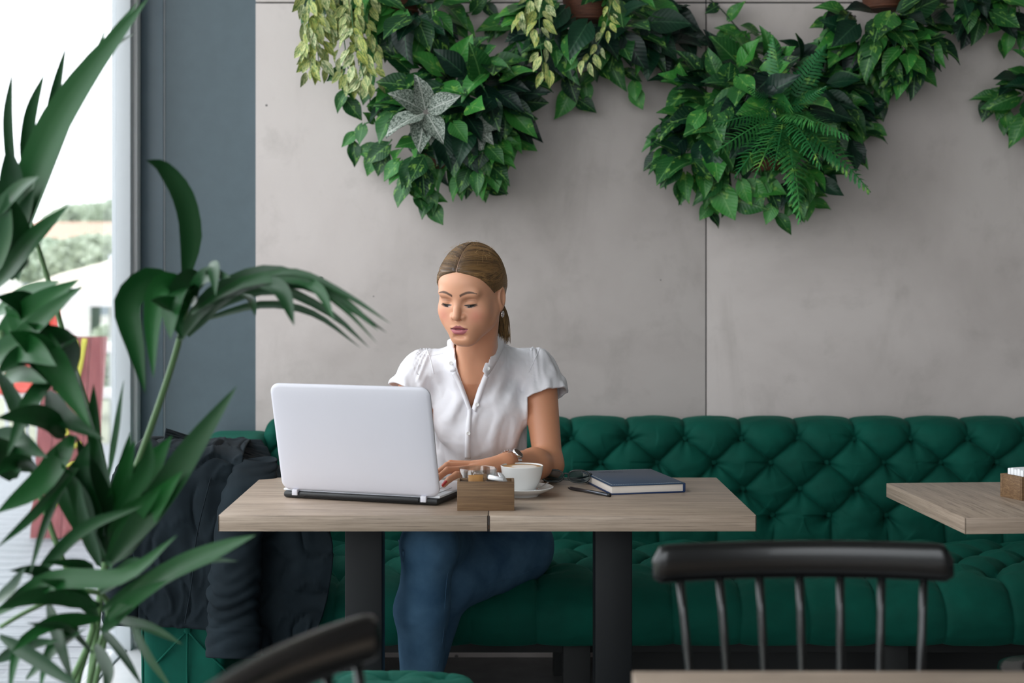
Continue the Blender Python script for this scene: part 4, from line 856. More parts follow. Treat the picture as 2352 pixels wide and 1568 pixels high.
# back of the jacket: over the arm top and down its front
cloth('back_panel', [(q(400, 1004, 4.60), q(560, 1008, 4.60)), (q(365, 1004, 4.30), q(575, 1012, 4.35)), (q(320, 1015, 4.00), q(560, 1040, 4.02)), (q(298, 1060, 3.915), q(556, 1090, 3.92)), (q(300, 1200, 3.90), q(548, 1220, 3.90)), (q(312, 1340, 3.91), q(540, 1350, 3.90)), (q(318, 1436, 3.92), q(530, 1452, 3.91))], seed=4, amp=0.012)
# side falling to the right across the seat
cloth('side_panel', [(q(470, 1008, 4.55), q(560, 1005, 4.60)), (q(500, 1030, 4.2), q(640, 1075, 4.3)), (q(545, 1090, 3.93), q(700, 1150, 4.0)), (q(550, 1240, 3.90), q(762, 1235, 3.90)), (q(560, 1380, 3.90), q(752, 1370, 3.90)), (q(600, 1500, 3.90), q(705, 1512, 3.90))], seed=9, amp=0.016)
def sleeve(pts, rads, seed, flat=0.72):
    n = 110; P = catmull(pts, n); r = np.interp(np.linspace(0, 1, n), np.linspace(0, 1, len(rads)), rads); seg = 40
    a = np.linspace(0, 2 * np.pi, seg, endpoint=False); t = np.linspace(0, 1, n)
    A_, T_ = np.meshgrid(a, t, indexing='ij')
    wr = 0.004 * np.exp(-np.abs(fnoise(np.stack([np.cos(A_), np.sin(A_), T_ * 9], -1), 3.0, seed + 5, 2)) / 0.12) + 0.007 * fnoise(np.stack([np.cos(A_), np.sin(A_), T_ * 9], -1), 2.4, seed, 3) + 0.005 * np.sin(T_ * 95 + 3 * np.sin(A_ * 2 + seed)) * np.exp(-((T_ - 0.68) / 0.13) ** 2) + 0.004 * np.abs(np.sin(T_ * 38 + 2 * np.sin(A_ + seed)))
    rr = r[None] + wr; step = np.where(T_ > 0.84, 0.006, 0.0); rr = rr + step
    X = P[None, :, 0] + rr * np.cos(A_); Y = P[None, :, 1] + rr * flat * np.sin(A_); Z = np.broadcast_to(P[None, :, 2], X.shape) + 0.004 * np.sin(A_ * 2 + T_ * 5)
    o = link_obj('sleeve', grid_mesh('sleeve', np.stack([X, Y, Z], -1), True), coat, M['coat']); thick(o, 0.004); return o
sleeve([q(590, 1055, 3.99), q(575, 1110, 3.90), q(552, 1210, 3.86), q(540, 1330, 3.85), q(536, 1420, 3.85), q(541, 1503, 3.85)], [0.05, 0.062, 0.060, 0.060, 0.062, 0.060], 2)
sleeve([q(318, 1040, 4.0), q(296, 1120, 3.95), q(278, 1240, 3.94), q(276, 1350, 3.94), q(280, 1432, 3.95)], [0.03, 0.045, 0.046, 0.044, 0.040], 6)
# collar
cloth('collar', [(q(380, 984, 4.12), q(445, 1004, 4.22)), (q(377, 1002, 4.08), q(450, 1016, 4.18)), (q(374, 1022, 4.03), q(455, 1032, 4.12))], 30, 24, 0.003, 14)
cloth('lapel', [(q(470, 1008, 4.30), q(600, 1010, 4.40)), (q(520, 1022, 4.22), q(630, 1060, 4.28)), (q(560, 1060, 4.10), q(665, 1110, 4.14))], 40, 40, 0.006, 15)
tube('back_seam', [q(500, 1040, 3.985), q(478, 1120, 3.893), q(452, 1230, 3.886), q(440, 1340, 3.888), q(424, 1432, 3.90)], 0.0016, M['coat'], coat, 6, 30)
# ------------------------------------------------------------------ the seated woman: one continuous skin surface from a distance field
def axis(*segs):
    out = [segs[0][0]]
    for a, b, s in segs:
        n = max(1, int(round((b - a) / s))); out += list(np.linspace(a, b, n + 1)[1:])
    return np.array(out)
class Field:
    def __init__(s, xs, ys, zs): s.ax = (xs, ys, zs); s.f = np.full((len(xs), len(ys), len(zs)), 0.5, np.float32)
    def block(s, lo, hi):
        return tuple(slice(max(0, np.searchsorted(a, l) - 1), min(len(a), np.searchsorted(a, h) + 2)) for a, l, h in zip(s.ax, lo, hi))
    def pts(s, b): return np.meshgrid(*[a[i].astype(np.float32) for a, i in zip(s.ax, b)], indexing='ij', sparse=True)
    def combine(s, b, d, k, mode):
        f = s.f[b]
        if mode == 'add': h = np.maximum(k - np.abs(f - d), 0) / max(k, 1e-6); s.f[b] = np.minimum(f, d) - h * h * k * 0.25
        else: d = -d; h = np.maximum(k - np.abs(f - d), 0) / max(k, 1e-6); s.f[b] = np.maximum(f, d) + h * h * k * 0.25
    def cone(s, a, b, r1, r2, k=0.02, mode='add'):
        a, b = np.array(a, np.float32), np.array(b, np.float32); m = max(r1, r2) + 3 * k + 0.02
        bl = s.block(np.minimum(a, b) - m, np.maximum(a, b) + m); X, Y, Z = s.pts(bl); ab = b - a; L2 = float(ab @ ab) + 1e-12
        t = np.clip(((X - a[0]) * ab[0] + (Y - a[1]) * ab[1] + (Z - a[2]) * ab[2]) / L2, 0, 1)
        d = np.sqrt((X - a[0] - t * ab[0]) ** 2 + (Y - a[1] - t * ab[1]) ** 2 + (Z - a[2] - t * ab[2]) ** 2) - (r1 + t * (r2 - r1)); s.combine(bl, d, k, mode)
    def ell(s, c, r, rot=None, k=0.02, mode='add'):
        c = np.array(c, np.float32); r = np.array(r, np.float32); m = r.max() + 3 * k + 0.02; bl = s.block(c - m, c + m); X, Y, Z = s.pts(bl); X, Y, Z = X - c[0], Y - c[1], Z - c[2]
        if rot is not None:
            rot = np.array(rot, np.float32); X, Y, Z = (rot[i, 0] * X + rot[i, 1] * Y + rot[i, 2] * Z for i in range(3))
        k0 = np.sqrt((X / r[0]) ** 2 + (Y / r[1]) ** 2 + (Z / r[2]) ** 2); k1 = np.sqrt((X / r[0] ** 2) ** 2 + (Y / r[1] ** 2) ** 2 + (Z / r[2] ** 2) ** 2) + 1e-6
        s.combine(bl, k0 * (k0 - 1) / k1, k, mode)
    def mesh(s):
        f = s.f; ins = f < 0; nx, ny, nz = f.shape; X, Y, Z = s.ax
        c = np.zeros((nx - 1, ny - 1, nz - 1), np.int8)
        for i in (0, 1):
            for j in (0, 1):
                for k in (0, 1): c += ins[i:nx - 1 + i, j:ny - 1 + j, k:nz - 1 + k]
        act = (c > 0) & (c < 8); I, J, K = np.nonzero(act); n = len(I); idx = np.full(act.shape, -1, np.int32); idx[I, J, K] = np.arange(n)
        acc = np.zeros((n, 3)); cnt = np.zeros(n)
        corners = [(i, j, k) for i in (0, 1) for j in (0, 1) for k in (0, 1)]
        val = {q_: f[I + q_[0], J + q_[1], K + q_[2]].astype(float) for q_ in corners}
        for a in corners:
            for ax in range(3):
                if a[ax]: continue
                b = list(a); b[ax] = 1; b = tuple(b); va, vb = val[a], val[b]; m = (va < 0) != (vb < 0); t = np.where(m, va / np.where(va == vb, 1, va - vb), 0)
                pa = np.stack([X[I + a[0]], Y[J + a[1]], Z[K + a[2]]], 1); pb_ = np.stack([X[I + b[0]], Y[J + b[1]], Z[K + b[2]]], 1)
                acc[m] += (pa + (pb_ - pa) * t[:, None])[m]; cnt[m] += 1
        V = acc / cnt[:, None]; F = []
        for ax in range(3):
            sl0 = [slice(None)] * 3; sl1 = [slice(None)] * 3; sl0[ax] = slice(0, -1); sl1[ax] = slice(1, None); o1, o2 = [(1, 2), (2, 0), (0, 1)][ax]
            a_, b_ = ins[tuple(sl0)], ins[tuple(sl1)]; e = np.argwhere(a_ != b_); e = e[(e[:, o1] > 0) & (e[:, o2] > 0) & (e[:, o1] < f.shape[o1] - 1) & (e[:, o2] < f.shape[o2] - 1)]
            if not len(e): continue
            q_ = []
            for d1, d2 in ((1, 1), (0, 1), (0, 0), (1, 0)):
                g = e.copy(); g[:, o1] -= d1; g[:, o2] -= d2; q_.append(idx[g[:, 0], g[:, 1], g[:, 2]])
            q_ = np.stack(q_, 1); flip = ~a_[e[:, 0], e[:, 1], e[:, 2]]; q_[flip] = q_[flip][:, ::-1]; F.append(q_)
        F = np.vstack(F); return V, F[(F >= 0).all(1)]
def relax(V, F, it=2, lam=0.5):
    E_ = np.vstack([F[:, [0, 1]], F[:, [1, 2]], F[:, [2, 3]], F[:, [3, 0]]]); E_ = np.vstack([E_, E_[:, ::-1]])
    for _ in range(it):
        acc = np.zeros_like(V); cnt = np.bincount(E_[:, 0], minlength=len(V))
        for k in range(3): acc[:, k] = np.bincount(E_[:, 0], V[E_[:, 1], k], minlength=len(V))
        V = V + lam * (acc / np.maximum(cnt, 1)[:, None] - V)
    return V
woman = tag(empty('person', (-0.03, 4.1, 0)), 'person in a white blouse and blue jeans typing on the white laptop', 'person')
def wchild(o): o.parent = woman; o.matrix_parent_inverse = Matrix.Translation(woman.location).inverted(); return o
# --- head frame: L = her left, F = facing direction, U = up
yaw, pit, rol = math.radians(22), math.radians(15), math.radians(-1.0)
HC = np.array([-0.0640, 3.74, 1.2255]); HS = 1.0
fv = np.array([-math.sin(yaw) * math.cos(pit), -math.cos(yaw) * math.cos(pit), -math.sin(pit)]); lv = np.array([math.cos(yaw), -math.sin(yaw), 0]); uv = np.cross(fv, lv); uv = uv if uv[2] > 0 else -uv
lv, uv = math.cos(rol) * lv + math.sin(rol) * uv, math.cos(rol) * uv - math.sin(rol) * lv
HR = np.stack([lv, fv, uv])                       # rows: local axes in world
def h2w(p): return HC + HS * (np.asarray(p, float) @ HR)
def w2h(P): return (np.asarray(P) - HC) @ HR.T / HS
BX = axis((-0.42, -0.17, 0.0042), (-0.17, -0.03, 0.0013), (-0.03, 0.05, 0.0021), (0.05, 0.27, 0.005)); BY = axis((3.44, 3.53, 0.006), (3.53, 3.61, 0.003), (3.61, 3.70, 0.0013), (3.70, 3.86, 0.0021), (3.86, 4.40, 0.008)); BZ = axis((0.0, 0.70, 0.012), (0.70, 0.86, 0.003), (0.86, 1.09, 0.006), (1.09, 1.27, 0.0013), (1.27, 1.385, 0.003))
bf = Field(BX, BY, BZ)
# joints
SHr, SHl = np.array([-0.196, 3.95, 1.030]), np.array([0.108, 3.96, 1.030])
ELl, WRl = np.array([0.133, 3.855, 0.792]), np.array([0.022, 3.665, 0.822])
ELr, WRr = np.array([-0.295, 3.87, 0.793]), np.array([-0.265, 3.70, 0.815])
NB = np.array([-0.050, 3.915, 1.045]); CH_, PE = np.array([-0.046, 4.0, 0.93]), np.array([-0.02, 4.14, 0.54])
HIr, HIl = np.array([-0.105, 4.12, 0.53]), np.array([0.055, 4.14, 0.525])
KNr, ANr = np.array([-0.168, 3.675, 0.615]), np.array([-0.192, 3.735, 0.10])
KNl, ANl = np.array([-0.135, 3.86, 0.488]), np.array([-0.225, 3.97, 0.10])
def torso(fld, g=0.0, k=0.05):
    fld.cone(PE, PE + [-0.01, -0.05, 0.16], 0.115 + g, 0.105 + g, k); fld.ell(PE + [-0.0, 0.01, -0.0], (0.155 + g, 0.115 + g, 0.10 + g), k=k)
    fld.ell(CH_ + [0, 0.01, -0.02], (0.130 + g, 0.092 + g, 0.155 + g), k=k); fld.ell((-0.035, 4.06, 0.74), (0.115 + g, 0.092 + g, 0.14 + g), k=k)
    fld.cone(SHr + [0.02, 0, 0], NB + [-0.02, 0.02, 0.0], 0.046 + g, 0.050 + g, k); fld.cone(SHl + [-0.02, 0, 0], NB + [0.02, 0.02, 0.0], 0.046 + g, 0.050 + g, k)
    for sx in (-1, 1): fld.ell((-0.048 + sx * 0.062, 3.925, 0.930), (0.062 + g, 0.052 + g, 0.060 + g), k=0.03)
torso(bf)
# neck
bf.cone(h2w((0, -0.018, -0.045)), NB + [0, 0.0, -0.01], 0.050, 0.056, 0.03); bf.cone(NB + [0, 0.01, 0.0], CH_ + [0, -0.03, 0.03], 0.062, 0.07, 0.05)
for s in (-1, 1): bf.cone(h2w((s * 0.05, -0.02, -0.03)), NB + [s * 0.012, -0.05, -0.03], 0.012, 0.008, 0.03)
# arms
def arm(fld, S, E_, Wr, g=0.0):
    fld.cone(S, E_, 0.049 + g, 0.037 + g, 0.03); fld.cone(E_, E_ + (Wr - E_) * 0.35, 0.037 + g, 0.038 + g, 0.02); fld.cone(E_ + (Wr - E_) * 0.35, Wr, 0.038 + g, 0.024 + g, 0.02)
arm(bf, SHl, ELl, WRl); arm(bf, SHr, ELr, WRr)
def hand(fld, Wr, fingers, thumb):
    for mcp, pip, tip in fingers:
        fld.cone(Wr, mcp, 0.016, 0.0105, 0.012); fld.cone(mcp, pip, 0.0100, 0.0086, 0.004)
        mid = np.array(pip) * 0.42 + np.array(tip) * 0.58 + [0, 0, 0.003]; fld.cone(pip, mid, 0.0086, 0.0076, 0.003); fld.cone(mid, tip, 0.0076, 0.0060, 0.003)
    a, b, c = thumb; fld.cone(Wr, a, 0.016, 0.013, 0.012); fld.cone(a, b, 0.0125, 0.0105, 0.008); fld.cone(b, c, 0.0105, 0.0070, 0.004)
FL = [((-0.060, 3.592, 0.803), (-0.098, 3.558, 0.806), (-0.127, 3.534, 0.785)), ((-0.062, 3.612, 0.813), (-0.120, 3.583, 0.814), (-0.152, 3.556, 0.786)), ((-0.060, 3.634, 0.818), (-0.122, 3.620, 0.820), (-0.163, 3.600, 0.787)), ((-0.055, 3.656, 0.818), (-0.115, 3.660, 0.820), (-0.155, 3.652, 0.787))]
hand(bf, WRl, FL, ((-0.005, 3.695, 0.808), (-0.048, 3.706, 0.797), (-0.088, 3.702, 0.787)))
FRh = [((-0.295, 3.622, 0.808), (-0.302, 3.580, 0.810), (-0.304, 3.552, 0.787)), ((-0.276, 3.612, 0.812), (-0.278, 3.560, 0.814), (-0.278, 3.528, 0.787)), ((-0.256, 3.610, 0.812), (-0.252, 3.555, 0.815), (-0.250, 3.522, 0.787)), ((-0.236, 3.617, 0.810), (-0.228, 3.566, 0.812), (-0.224, 3.536, 0.787))]
hand(bf, WRr, FRh, ((-0.236, 3.668, 0.80), (-0.212, 3.640, 0.795), (-0.200, 3.615, 0.787)))
# legs under the jeans
def legs(fld, g, k=0.05):
    fld.cone(HIr, KNr, 0.086 + g, 0.062 + g, k); fld.cone(KNr, KNr + (ANr - KNr) * 0.32 + [-0.012, 0.012, 0], 0.060 + g, 0.058 + g, 0.03); fld.cone(KNr + (ANr - KNr) * 0.32 + [-0.012, 0.012, 0], ANr, 0.058 + g, 0.034 + g, 0.03)
    fld.cone(HIl, KNl, 0.098 + g, 0.076 + g, k); fld.cone(KNl, ANl, 0.060 + g, 0.034 + g, 0.03)
legs(bf, -0.010)
# --- face
def hc(a, b, r1, r2, k, mode='add'): bf.cone(h2w(a), h2w(b), r1 * HS, r2 * HS, k, mode)
def he(c, r, k, mode='add', rx=0.0, rz=0.0):
    ca, sa = math.cos(rx), math.sin(rx); Rm = np.array([[1, 0, 0], [0, ca, sa], [0, -sa, ca]]); cb_, sb_ = math.cos(rz), math.sin(rz); Rz = np.array([[cb_, 0, sb_], [0, 1, 0], [-sb_, 0, cb_]])
    bf.ell(h2w(c), np.array(r) * HS, Rz @ Rm @ HR, k, mode)
he((0, -0.012, 0.046), (0.0735, 0.093, 0.084), 0.02)                   # cranium
he((0, 0.030, 0.000), (0.0635, 0.062, 0.082), 0.03)                    # face block
he((0, 0.040, 0.055), (0.056, 0.050, 0.044), 0.03)                     # forehead
he((0, 0.044, -0.042), (0.043, 0.043, 0.046), 0.03)                    # lower face
hc((-0.009, 0.0735, -0.0795), (0.009, 0.0735, -0.0795), 0.0155, 0.0155, 0.028)  # chin
for s in (-1, 1):
    hc((s * 0.052, 0.004, -0.020), (s * 0.042, 0.024, -0.045), 0.016, 0.015, 0.035); hc((s * 0.042, 0.024, -0.045), (s * 0.011, 0.060, -0.074), 0.015, 0.017, 0.035)   # jaw
    he((s * 0.043, 0.056, -0.012), (0.022, 0.019, 0.020), 0.025)       # cheekbone
    he((s * 0.033, 0.058, -0.033), (0.020, 0.019, 0.022), 0.028)       # cheek
    he((s * 0.026, 0.0785, 0.036), (0.026, 0.010, 0.009), 0.016)       # brow
    he((s * 0.0315, 0.0985, 0.0150), (0.0185, 0.0170, 0.0110), 0.010, 'sub')  # socket
    he((s * 0.0315, 0.0715, 0.0145), (0.0152, 0.0140, 0.0128), 0.004)  # lidded eye
    he((s * 0.0132, 0.0905, -0.0200), (0.0074, 0.0108, 0.0074), 0.005) # nostril wing
hc((0, 0.0835, 0.028), (0, 0.0985, -0.002), 0.0068, 0.0076, 0.010); hc((0, 0.0985, -0.002), (0, 0.1060, -0.0160), 0.0076, 0.0104, 0.006)   # nose
hc((0, 0.1000, -0.0205), (0, 0.0900, -0.0280), 0.0058, 0.0050, 0.005)
he((0, 0.0755, -0.0470), (0.031, 0.0180, 0.0230), 0.022)                # muzzle
for s in (-1, 1):
    he((s * 0.0066, 0.0990, -0.0272), (0.0034, 0.0050, 0.0024), 0.002, 'sub')
    he((s * 0.0090, 0.0905, -0.0460), (0.0150, 0.0090, 0.0054), 0.004, rz=-s * 0.16)
he((0, 0.0915, -0.0592), (0.0170, 0.0098, 0.0074), 0.005)
hc((-0.021, 0.0960, -0.0515), (0.021, 0.0960, -0.0515), 0.0014, 0.0014, 0.003, 'sub'); hc((-0.006, 0.0995, -0.0520), (0.006, 0.0995, -0.0520), 0.0018, 0.0018, 0.003, 'sub')
he((0, 0.0955, -0.0715), (0.014, 0.0070, 0.0040), 0.010, 'sub')        # fold under the lip
# ears
for s in (-1, 1):
    he((s * 0.0765, -0.012, 0.001), (0.0085, 0.0165, 0.0300), 0.006, rx=0.2); he((s * 0.0840, -0.007, 0.004), (0.0078, 0.0100, 0.0200), 0.003, 'sub', rx=0.2); he((s * 0.0735, -0.004, -0.0235), (0.0055, 0.0075, 0.0085), 0.005)
V, Fq = bf.mesh(); V = relax(V, Fq, 1, 0.4)
body_me = mesh_np('body', V, Fq); body = wchild(link_obj('body', body_me, None, M['skin']))
# --- skin colouring: lips, brows, lash line, blush, nails
H = w2h(V); L_, F_, U_ = H[:, 0], H[:, 1], H[:, 2]; head = (np.abs(L_) < 0.1) & (np.abs(U_) < 0.14) & (F_ > 0.0)
colr = np.tile(np.array(lin((214, 156, 124))[:3]), (len(V), 1))
def paint(mask, rgb):
    c_ = np.array(lin(rgb)[:3]); m = np.clip(mask, 0, 1)[:, None]; colr[:] = colr * (1 - m) + c_ * m
def sstep(a, b, x): t = np.clip((x - a) / (b - a), 0, 1); return t * t * (3 - 2 * t)
arms = (V[:, 2] < 1.0); paint(arms * 0.6, (196, 132, 96))
for s in (-1, 1):
    paint(head * 0.5 * np.exp(-(((L_ - s * 0.043) / 0.018) ** 2 + ((U_ + 0.020) / 0.018) ** 2)), (206, 120, 106))
    x_ = s * L_ - 0.0315; eye = (F_ > 0.06) & head
    lidz = 0.0066 + 9.0 * x_ ** 2 + 0.05 * x_
    paint(eye * 0.40 * (np.exp(-((x_ / 0.015) ** 2 + ((U_ - 0.022) / 0.007) ** 2))), (150, 104, 84))
    paint(eye * (1 - sstep(0.55, 1.0, np.abs(U_ - lidz) / (0.0034 * np.clip(1.05 - (x_ / 0.0160) ** 2, 0.02, 1)))) * (np.abs(x_) < 0.0165), (28, 20, 18))
    paint(eye * (1 - sstep(0.0008, 0.0016, np.abs(U_ - lidz + 0.0040))) * (1 - sstep(0.007, 0.010, np.abs(x_))), (206, 190, 182)); paint(eye * (1 - sstep(0.0010, 0.0018, np.abs(U_ - lidz + 0.0036))) * (1 - sstep(0.0044, 0.0058, np.abs(x_ + s * 0.002))), (52, 36, 28))
    paint(eye * 0.5 * (1 - sstep(0.0004, 0.0012, np.abs(U_ - lidz - 0.0125 + 22 * x_ ** 2))) * (1 - sstep(0.011, 0.015, np.abs(x_))), (120, 78, 62)); paint(eye * 0.45 * (1 - sstep(0.0004, 0.0012, np.abs(U_ - lidz + 0.0050 - 9 * x_ ** 2))) * (1 - sstep(0.009, 0.014, np.abs(x_))), (110, 74, 62))
    bx_ = s * L_; bz = 0.0332 + 0.0085 * np.sin(np.clip((bx_ - 0.010) / 0.042, 0, 1) * 2.75); bwid = np.interp(bx_, [0.008, 0.014, 0.034, 0.052], [0.0034, 0.0034, 0.0030, 0.0008])
    paint((F_ > 0.05) * head * 0.88 * (1 - sstep(bwid * 0.6, bwid * 1.35, np.abs(U_ - bz))) * (bx_ > 0.0095) * (bx_ < 0.052), (58, 40, 32))
lx = np.abs(L_); front = (F_ > 0.078) & head
ue = -0.0410 - 0.56 * np.maximum(0, lx - 0.0045) - 0.0016 * np.exp(-(lx / 0.0028) ** 2); le = -0.0674 + 0.0157 * (lx / 0.0238) ** 2.4
up = (U_ > -0.0517) * sstep(-0.0006, 0.0006, ue - U_); lo_ = (U_ <= -0.0517) * sstep(-0.0006, 0.0006, U_ - le)
paint(front * up * (lx < 0.0245), (150, 78, 82)); paint(front * lo_ * (lx < 0.0245), (176, 100, 106))
paint(front * (lx < 0.023) * (1 - sstep(0.0004, 0.0016, np.abs(U_ + 0.0517))), (84, 40, 42))
for fs in (FL, FRh):
    for mcp, pip, tip in fs:
        tip, pip = np.array(tip), np.array(pip); dirn = (tip - pip) / np.linalg.norm(tip - pip); rel = V - tip; al = rel @ dirn
        upn = np.array([0, -0.25, 1.0]) - dirn * (np.array([0, -0.25, 1.0]) @ dirn); upn /= np.linalg.norm(upn)
        sd = np.cross(dirn, upn); paint(((rel @ upn) > 0.0008) * (al > -0.0095) * (al < 0.006) * (np.abs(rel @ sd) < 0.0052) * (np.linalg.norm(rel, axis=1) < 0.02), (176, 22, 30))
at = body_me.color_attributes.new('Col', 'FLOAT_COLOR', 'POINT'); at.data.foreach_set('color', np.hstack([colr, np.ones((len(V), 1))]).astype(np.float32).ravel())
# --- eyelashes
for s in (-1, 1):
    Vs, Fs = [], []; nb_ = 0
    for k in range(22):
        x_ = -0.0145 + k * 0.0300 / 21; lz = 0.0066 + 9 * x_ ** 2 + 0.05 * x_; fy = 0.0715 + 0.0140 * math.sqrt(max(0.05, 1 - (x_ / 0.0165) ** 2)) * 0.82
        p0 = h2w((s * (0.0315 + x_), fy, lz)); out_ = 0.30 * x_ / 0.0145; p2 = h2w((s * (0.0315 + x_ + 0.006 * out_), fy + 0.0062, lz - 0.0042 + 0.002 * abs(out_))); p1 = (p0 + p2) / 2 + 0.0012 * (-uv)
        v_, f_ = tube_arrays([p0, p1, p2], [0.00055, 0.0004, 0.00012], 4, False); Vs.append(v_); Fs.append(f_ + nb_); nb_ += len(v_)
    wchild(link_obj('eyelashes', mesh_np('eyelashes', np.vstack(Vs), np.vstack(Fs)), None, M['lap_black']))
# --- hair: close cap, parting, strands running to a low ponytail
def hairline(F): return np.interp(F, [-0.10, -0.06, -0.030, -0.012, 0.004, 0.020, 0.045, 0.066, 0.082, 0.1], [-0.070, -0.055, -0.020, 0.022, 0.022, 0.016, 0.044, 0.070, 0.088, 0.100])
hx = axis((-0.19, 0.06, 0.0026)); hy = axis((3.58, 3.92, 0.0026)); hz = axis((1.10, 1.39, 0.0026)); hf = Field(hx, hy, hz)
hf.ell(h2w((0, -0.014, 0.047)), (0.0800, 0.0995, 0.0915), HR, 0.02); hf.ell(h2w((0, -0.050, 0.010)), (0.066, 0.056, 0.066), HR, 0.03); hf.ell(h2w((0, 0.040, 0.056)), (0.0605, 0.0525, 0.0480), HR, 0.03)
Xg, Yg, Zg = np.meshgrid(hx, hy, hz, indexing='ij'); G = w2h(np.stack([Xg, Yg, Zg], -1).reshape(-1, 3)); cut = (hairline(G[:, 1]) - G[:, 2]).reshape(hf.f.shape)
groove = 0.0030 * np.exp(-(G[:, 0] / 0.0035) ** 2) * (G[:, 1] > -0.03) * (G[:, 2] > 0.06); hf.f = hf.f + groove.reshape(hf.f.shape).astype(np.float32)
kk = 0.010; hh = np.maximum(kk - np.abs(hf.f - cut), 0) / kk; hf.f = (np.maximum(hf.f, cut) + hh * hh * kk * 0.25).astype(np.float32)
hV, hF = hf.mesh(); hV = relax(hV, hF, 1); hair = wchild(link_obj('hair', mesh_np('hair', hV, hF), None, M['hair']))
def setcol(me, c): a_ = me.color_attributes.new('Col', 'FLOAT_COLOR', 'POINT'); a_.data.foreach_set('color', np.hstack([c, np.ones((len(c), 1))]).astype(np.float32).ravel())
HH = w2h(hV); dark_, gold_ = np.array(lin((62, 45, 32))[:3]), np.array(lin((160, 120, 74))[:3])
tmix = np.clip(np.abs(HH[:, 0]) / 0.07 * 0.5 + 0.1 + 0.25 * np.sin(np.arctan2(HH[:, 2] - 0.0, HH[:, 1] + 0.1) * 60), 0, 1)[:, None]; hc_ = dark_ * (1 - tmix) + gold_ * tmix
part = (np.exp(-(HH[:, 0] / 0.0022) ** 2) * (HH[:, 1] > 0.0) * (HH[:, 2] > 0.05))[:, None]; hc_ = hc_ * (1 - 0.6 * part) + np.array(lin((190, 150, 126))[:3]) * 0.6 * part; setcol(hair.data, hc_)
tree = BVHTree.FromPolygons(hV.tolist(), hF.tolist()); TIE = np.array([0.0, -0.104, -0.012])
def onhair(p, lift):
    ctr = Vector(h2w((0, -0.015, 0.030))); n_ = (Vector(h2w(p)) - ctr).normalized(); co, no, i_, d_ = tree.ray_cast(ctr + n_ * 0.25, -n_)
    if co is None: co = tree.find_nearest(ctr + n_ * 0.13)[0]
    return np.array(co + n_ * lift)
SV, SF, SC = [], [], []; nb_ = 0; rs = np.random.RandomState(8)
for k in range(2200):
    s = 1 if k % 2 else -1; f0 = rs.uniform(0, 1) ** 0.8
    F0 = 0.082 - 0.125 * f0; z0 = 0.09 + 0.050 * math.sin(min(1.0, f0 * 1.3) * 1.7)
    drop = rs.uniform(0, 1); p0 = np.array([s * 0.0015, F0, z0])
    if rs.rand() < 0.45:      # strands starting along the hairline
        q_ = rs.uniform(0, 1); p0 = np.array([s * (0.004 + 0.066 * q_), 0.080 - 0.070 * q_ ** 1.4, hairline(0.080 - 0.070 * q_ ** 1.4) + 0.006])
        q2 = min(1.0, q_ + 0.5); F2 = 0.080 - 0.070 * q2 ** 1.4; p1 = np.array([s * (0.004 + 0.066 * q2), F2, hairline(F2) + 0.008 + 0.016 * rs.rand()])
    else: p1 = np.array([s * (abs(p0[0]) * 0.55 + 0.045), p0[1] - 0.045, max(p0[2] * 0.85, 0.02)])
    p2 = np.array([s * 0.062, -0.065, 0.015 + 0.05 * rs.rand()]); P_ = catmull([p0, p1, p2, TIE + [s * 0.006 * rs.rand(), 0, 0.008 * rs.randn()]], 14)
    lift = rs.uniform(0.0002, 0.0014); pts_ = np.array([onhair(p_, lift) for p_ in P_]); r_ = 0.00055
    v_, f_ = tube_arrays(pts_, np.r_[0.0003, np.full(12, r_), 0.0004], 3, False); SV.append(v_); SF.append(f_ + nb_); nb_ += len(v_)
    g_ = np.clip(0.55 * rs.rand() + 0.45 * (0.5 + 0.5 * math.sin(p0[1] * 420 + p0[2] * 260 + s)), 0, 1); tt_ = np.repeat(np.clip(np.linspace(0.15, 1.0, 14) * 1.3, 0, 1), 3)[:, None] * g_; SC.append(dark_ * 0.85 * (1 - tt_) + np.array(lin((216, 166, 106))[:3]) * tt_)
st = mesh_np('hair_strands', np.vstack(SV), np.vstack(SF)); setcol(st, np.vstack(SC)); st.materials.append(M['hair']); so = link_obj('hair_strands', st); so.parent = hair; so['kind'] = 'stuff'
# loose flyaway hairs
SV, SF, SC = [], [], []; nb_ = 0
for k in range(70):
    p0 = np.array([rs.uniform(-0.06, 0.06), rs.uniform(-0.06, 0.06), 0.13]); q0 = onhair(p0, 0.0); dr_ = (q0 - h2w((0, -0.015, 0.03))); dr_ /= np.linalg.norm(dr_); sd_ = np.cross(dr_, rs.normal(size=3)); sd_ /= np.linalg.norm(sd_); ln = rs.uniform(0.008, 0.026)
    v_, f_ = tube_arrays(catmull([q0, q0 + dr_ * 0.005 + sd_ * ln * 0.4, q0 + dr_ * 0.008 * rs.rand() + sd_ * ln], 7), 0.00022, 3, False); SV.append(v_); SF.append(f_ + nb_); nb_ += len(v_); SC.append(np.tile(np.array(lin((176, 140, 92))[:3]), (len(v_), 1)))
fm_ = mesh_np('flyaway_hairs', np.vstack(SV), np.vstack(SF)); setcol(fm_, np.vstack(SC)); fm_.materials.append(M['hair']); fo = link_obj('flyaway_hairs', fm_); fo.parent = hair; fo['kind'] = 'stuff'
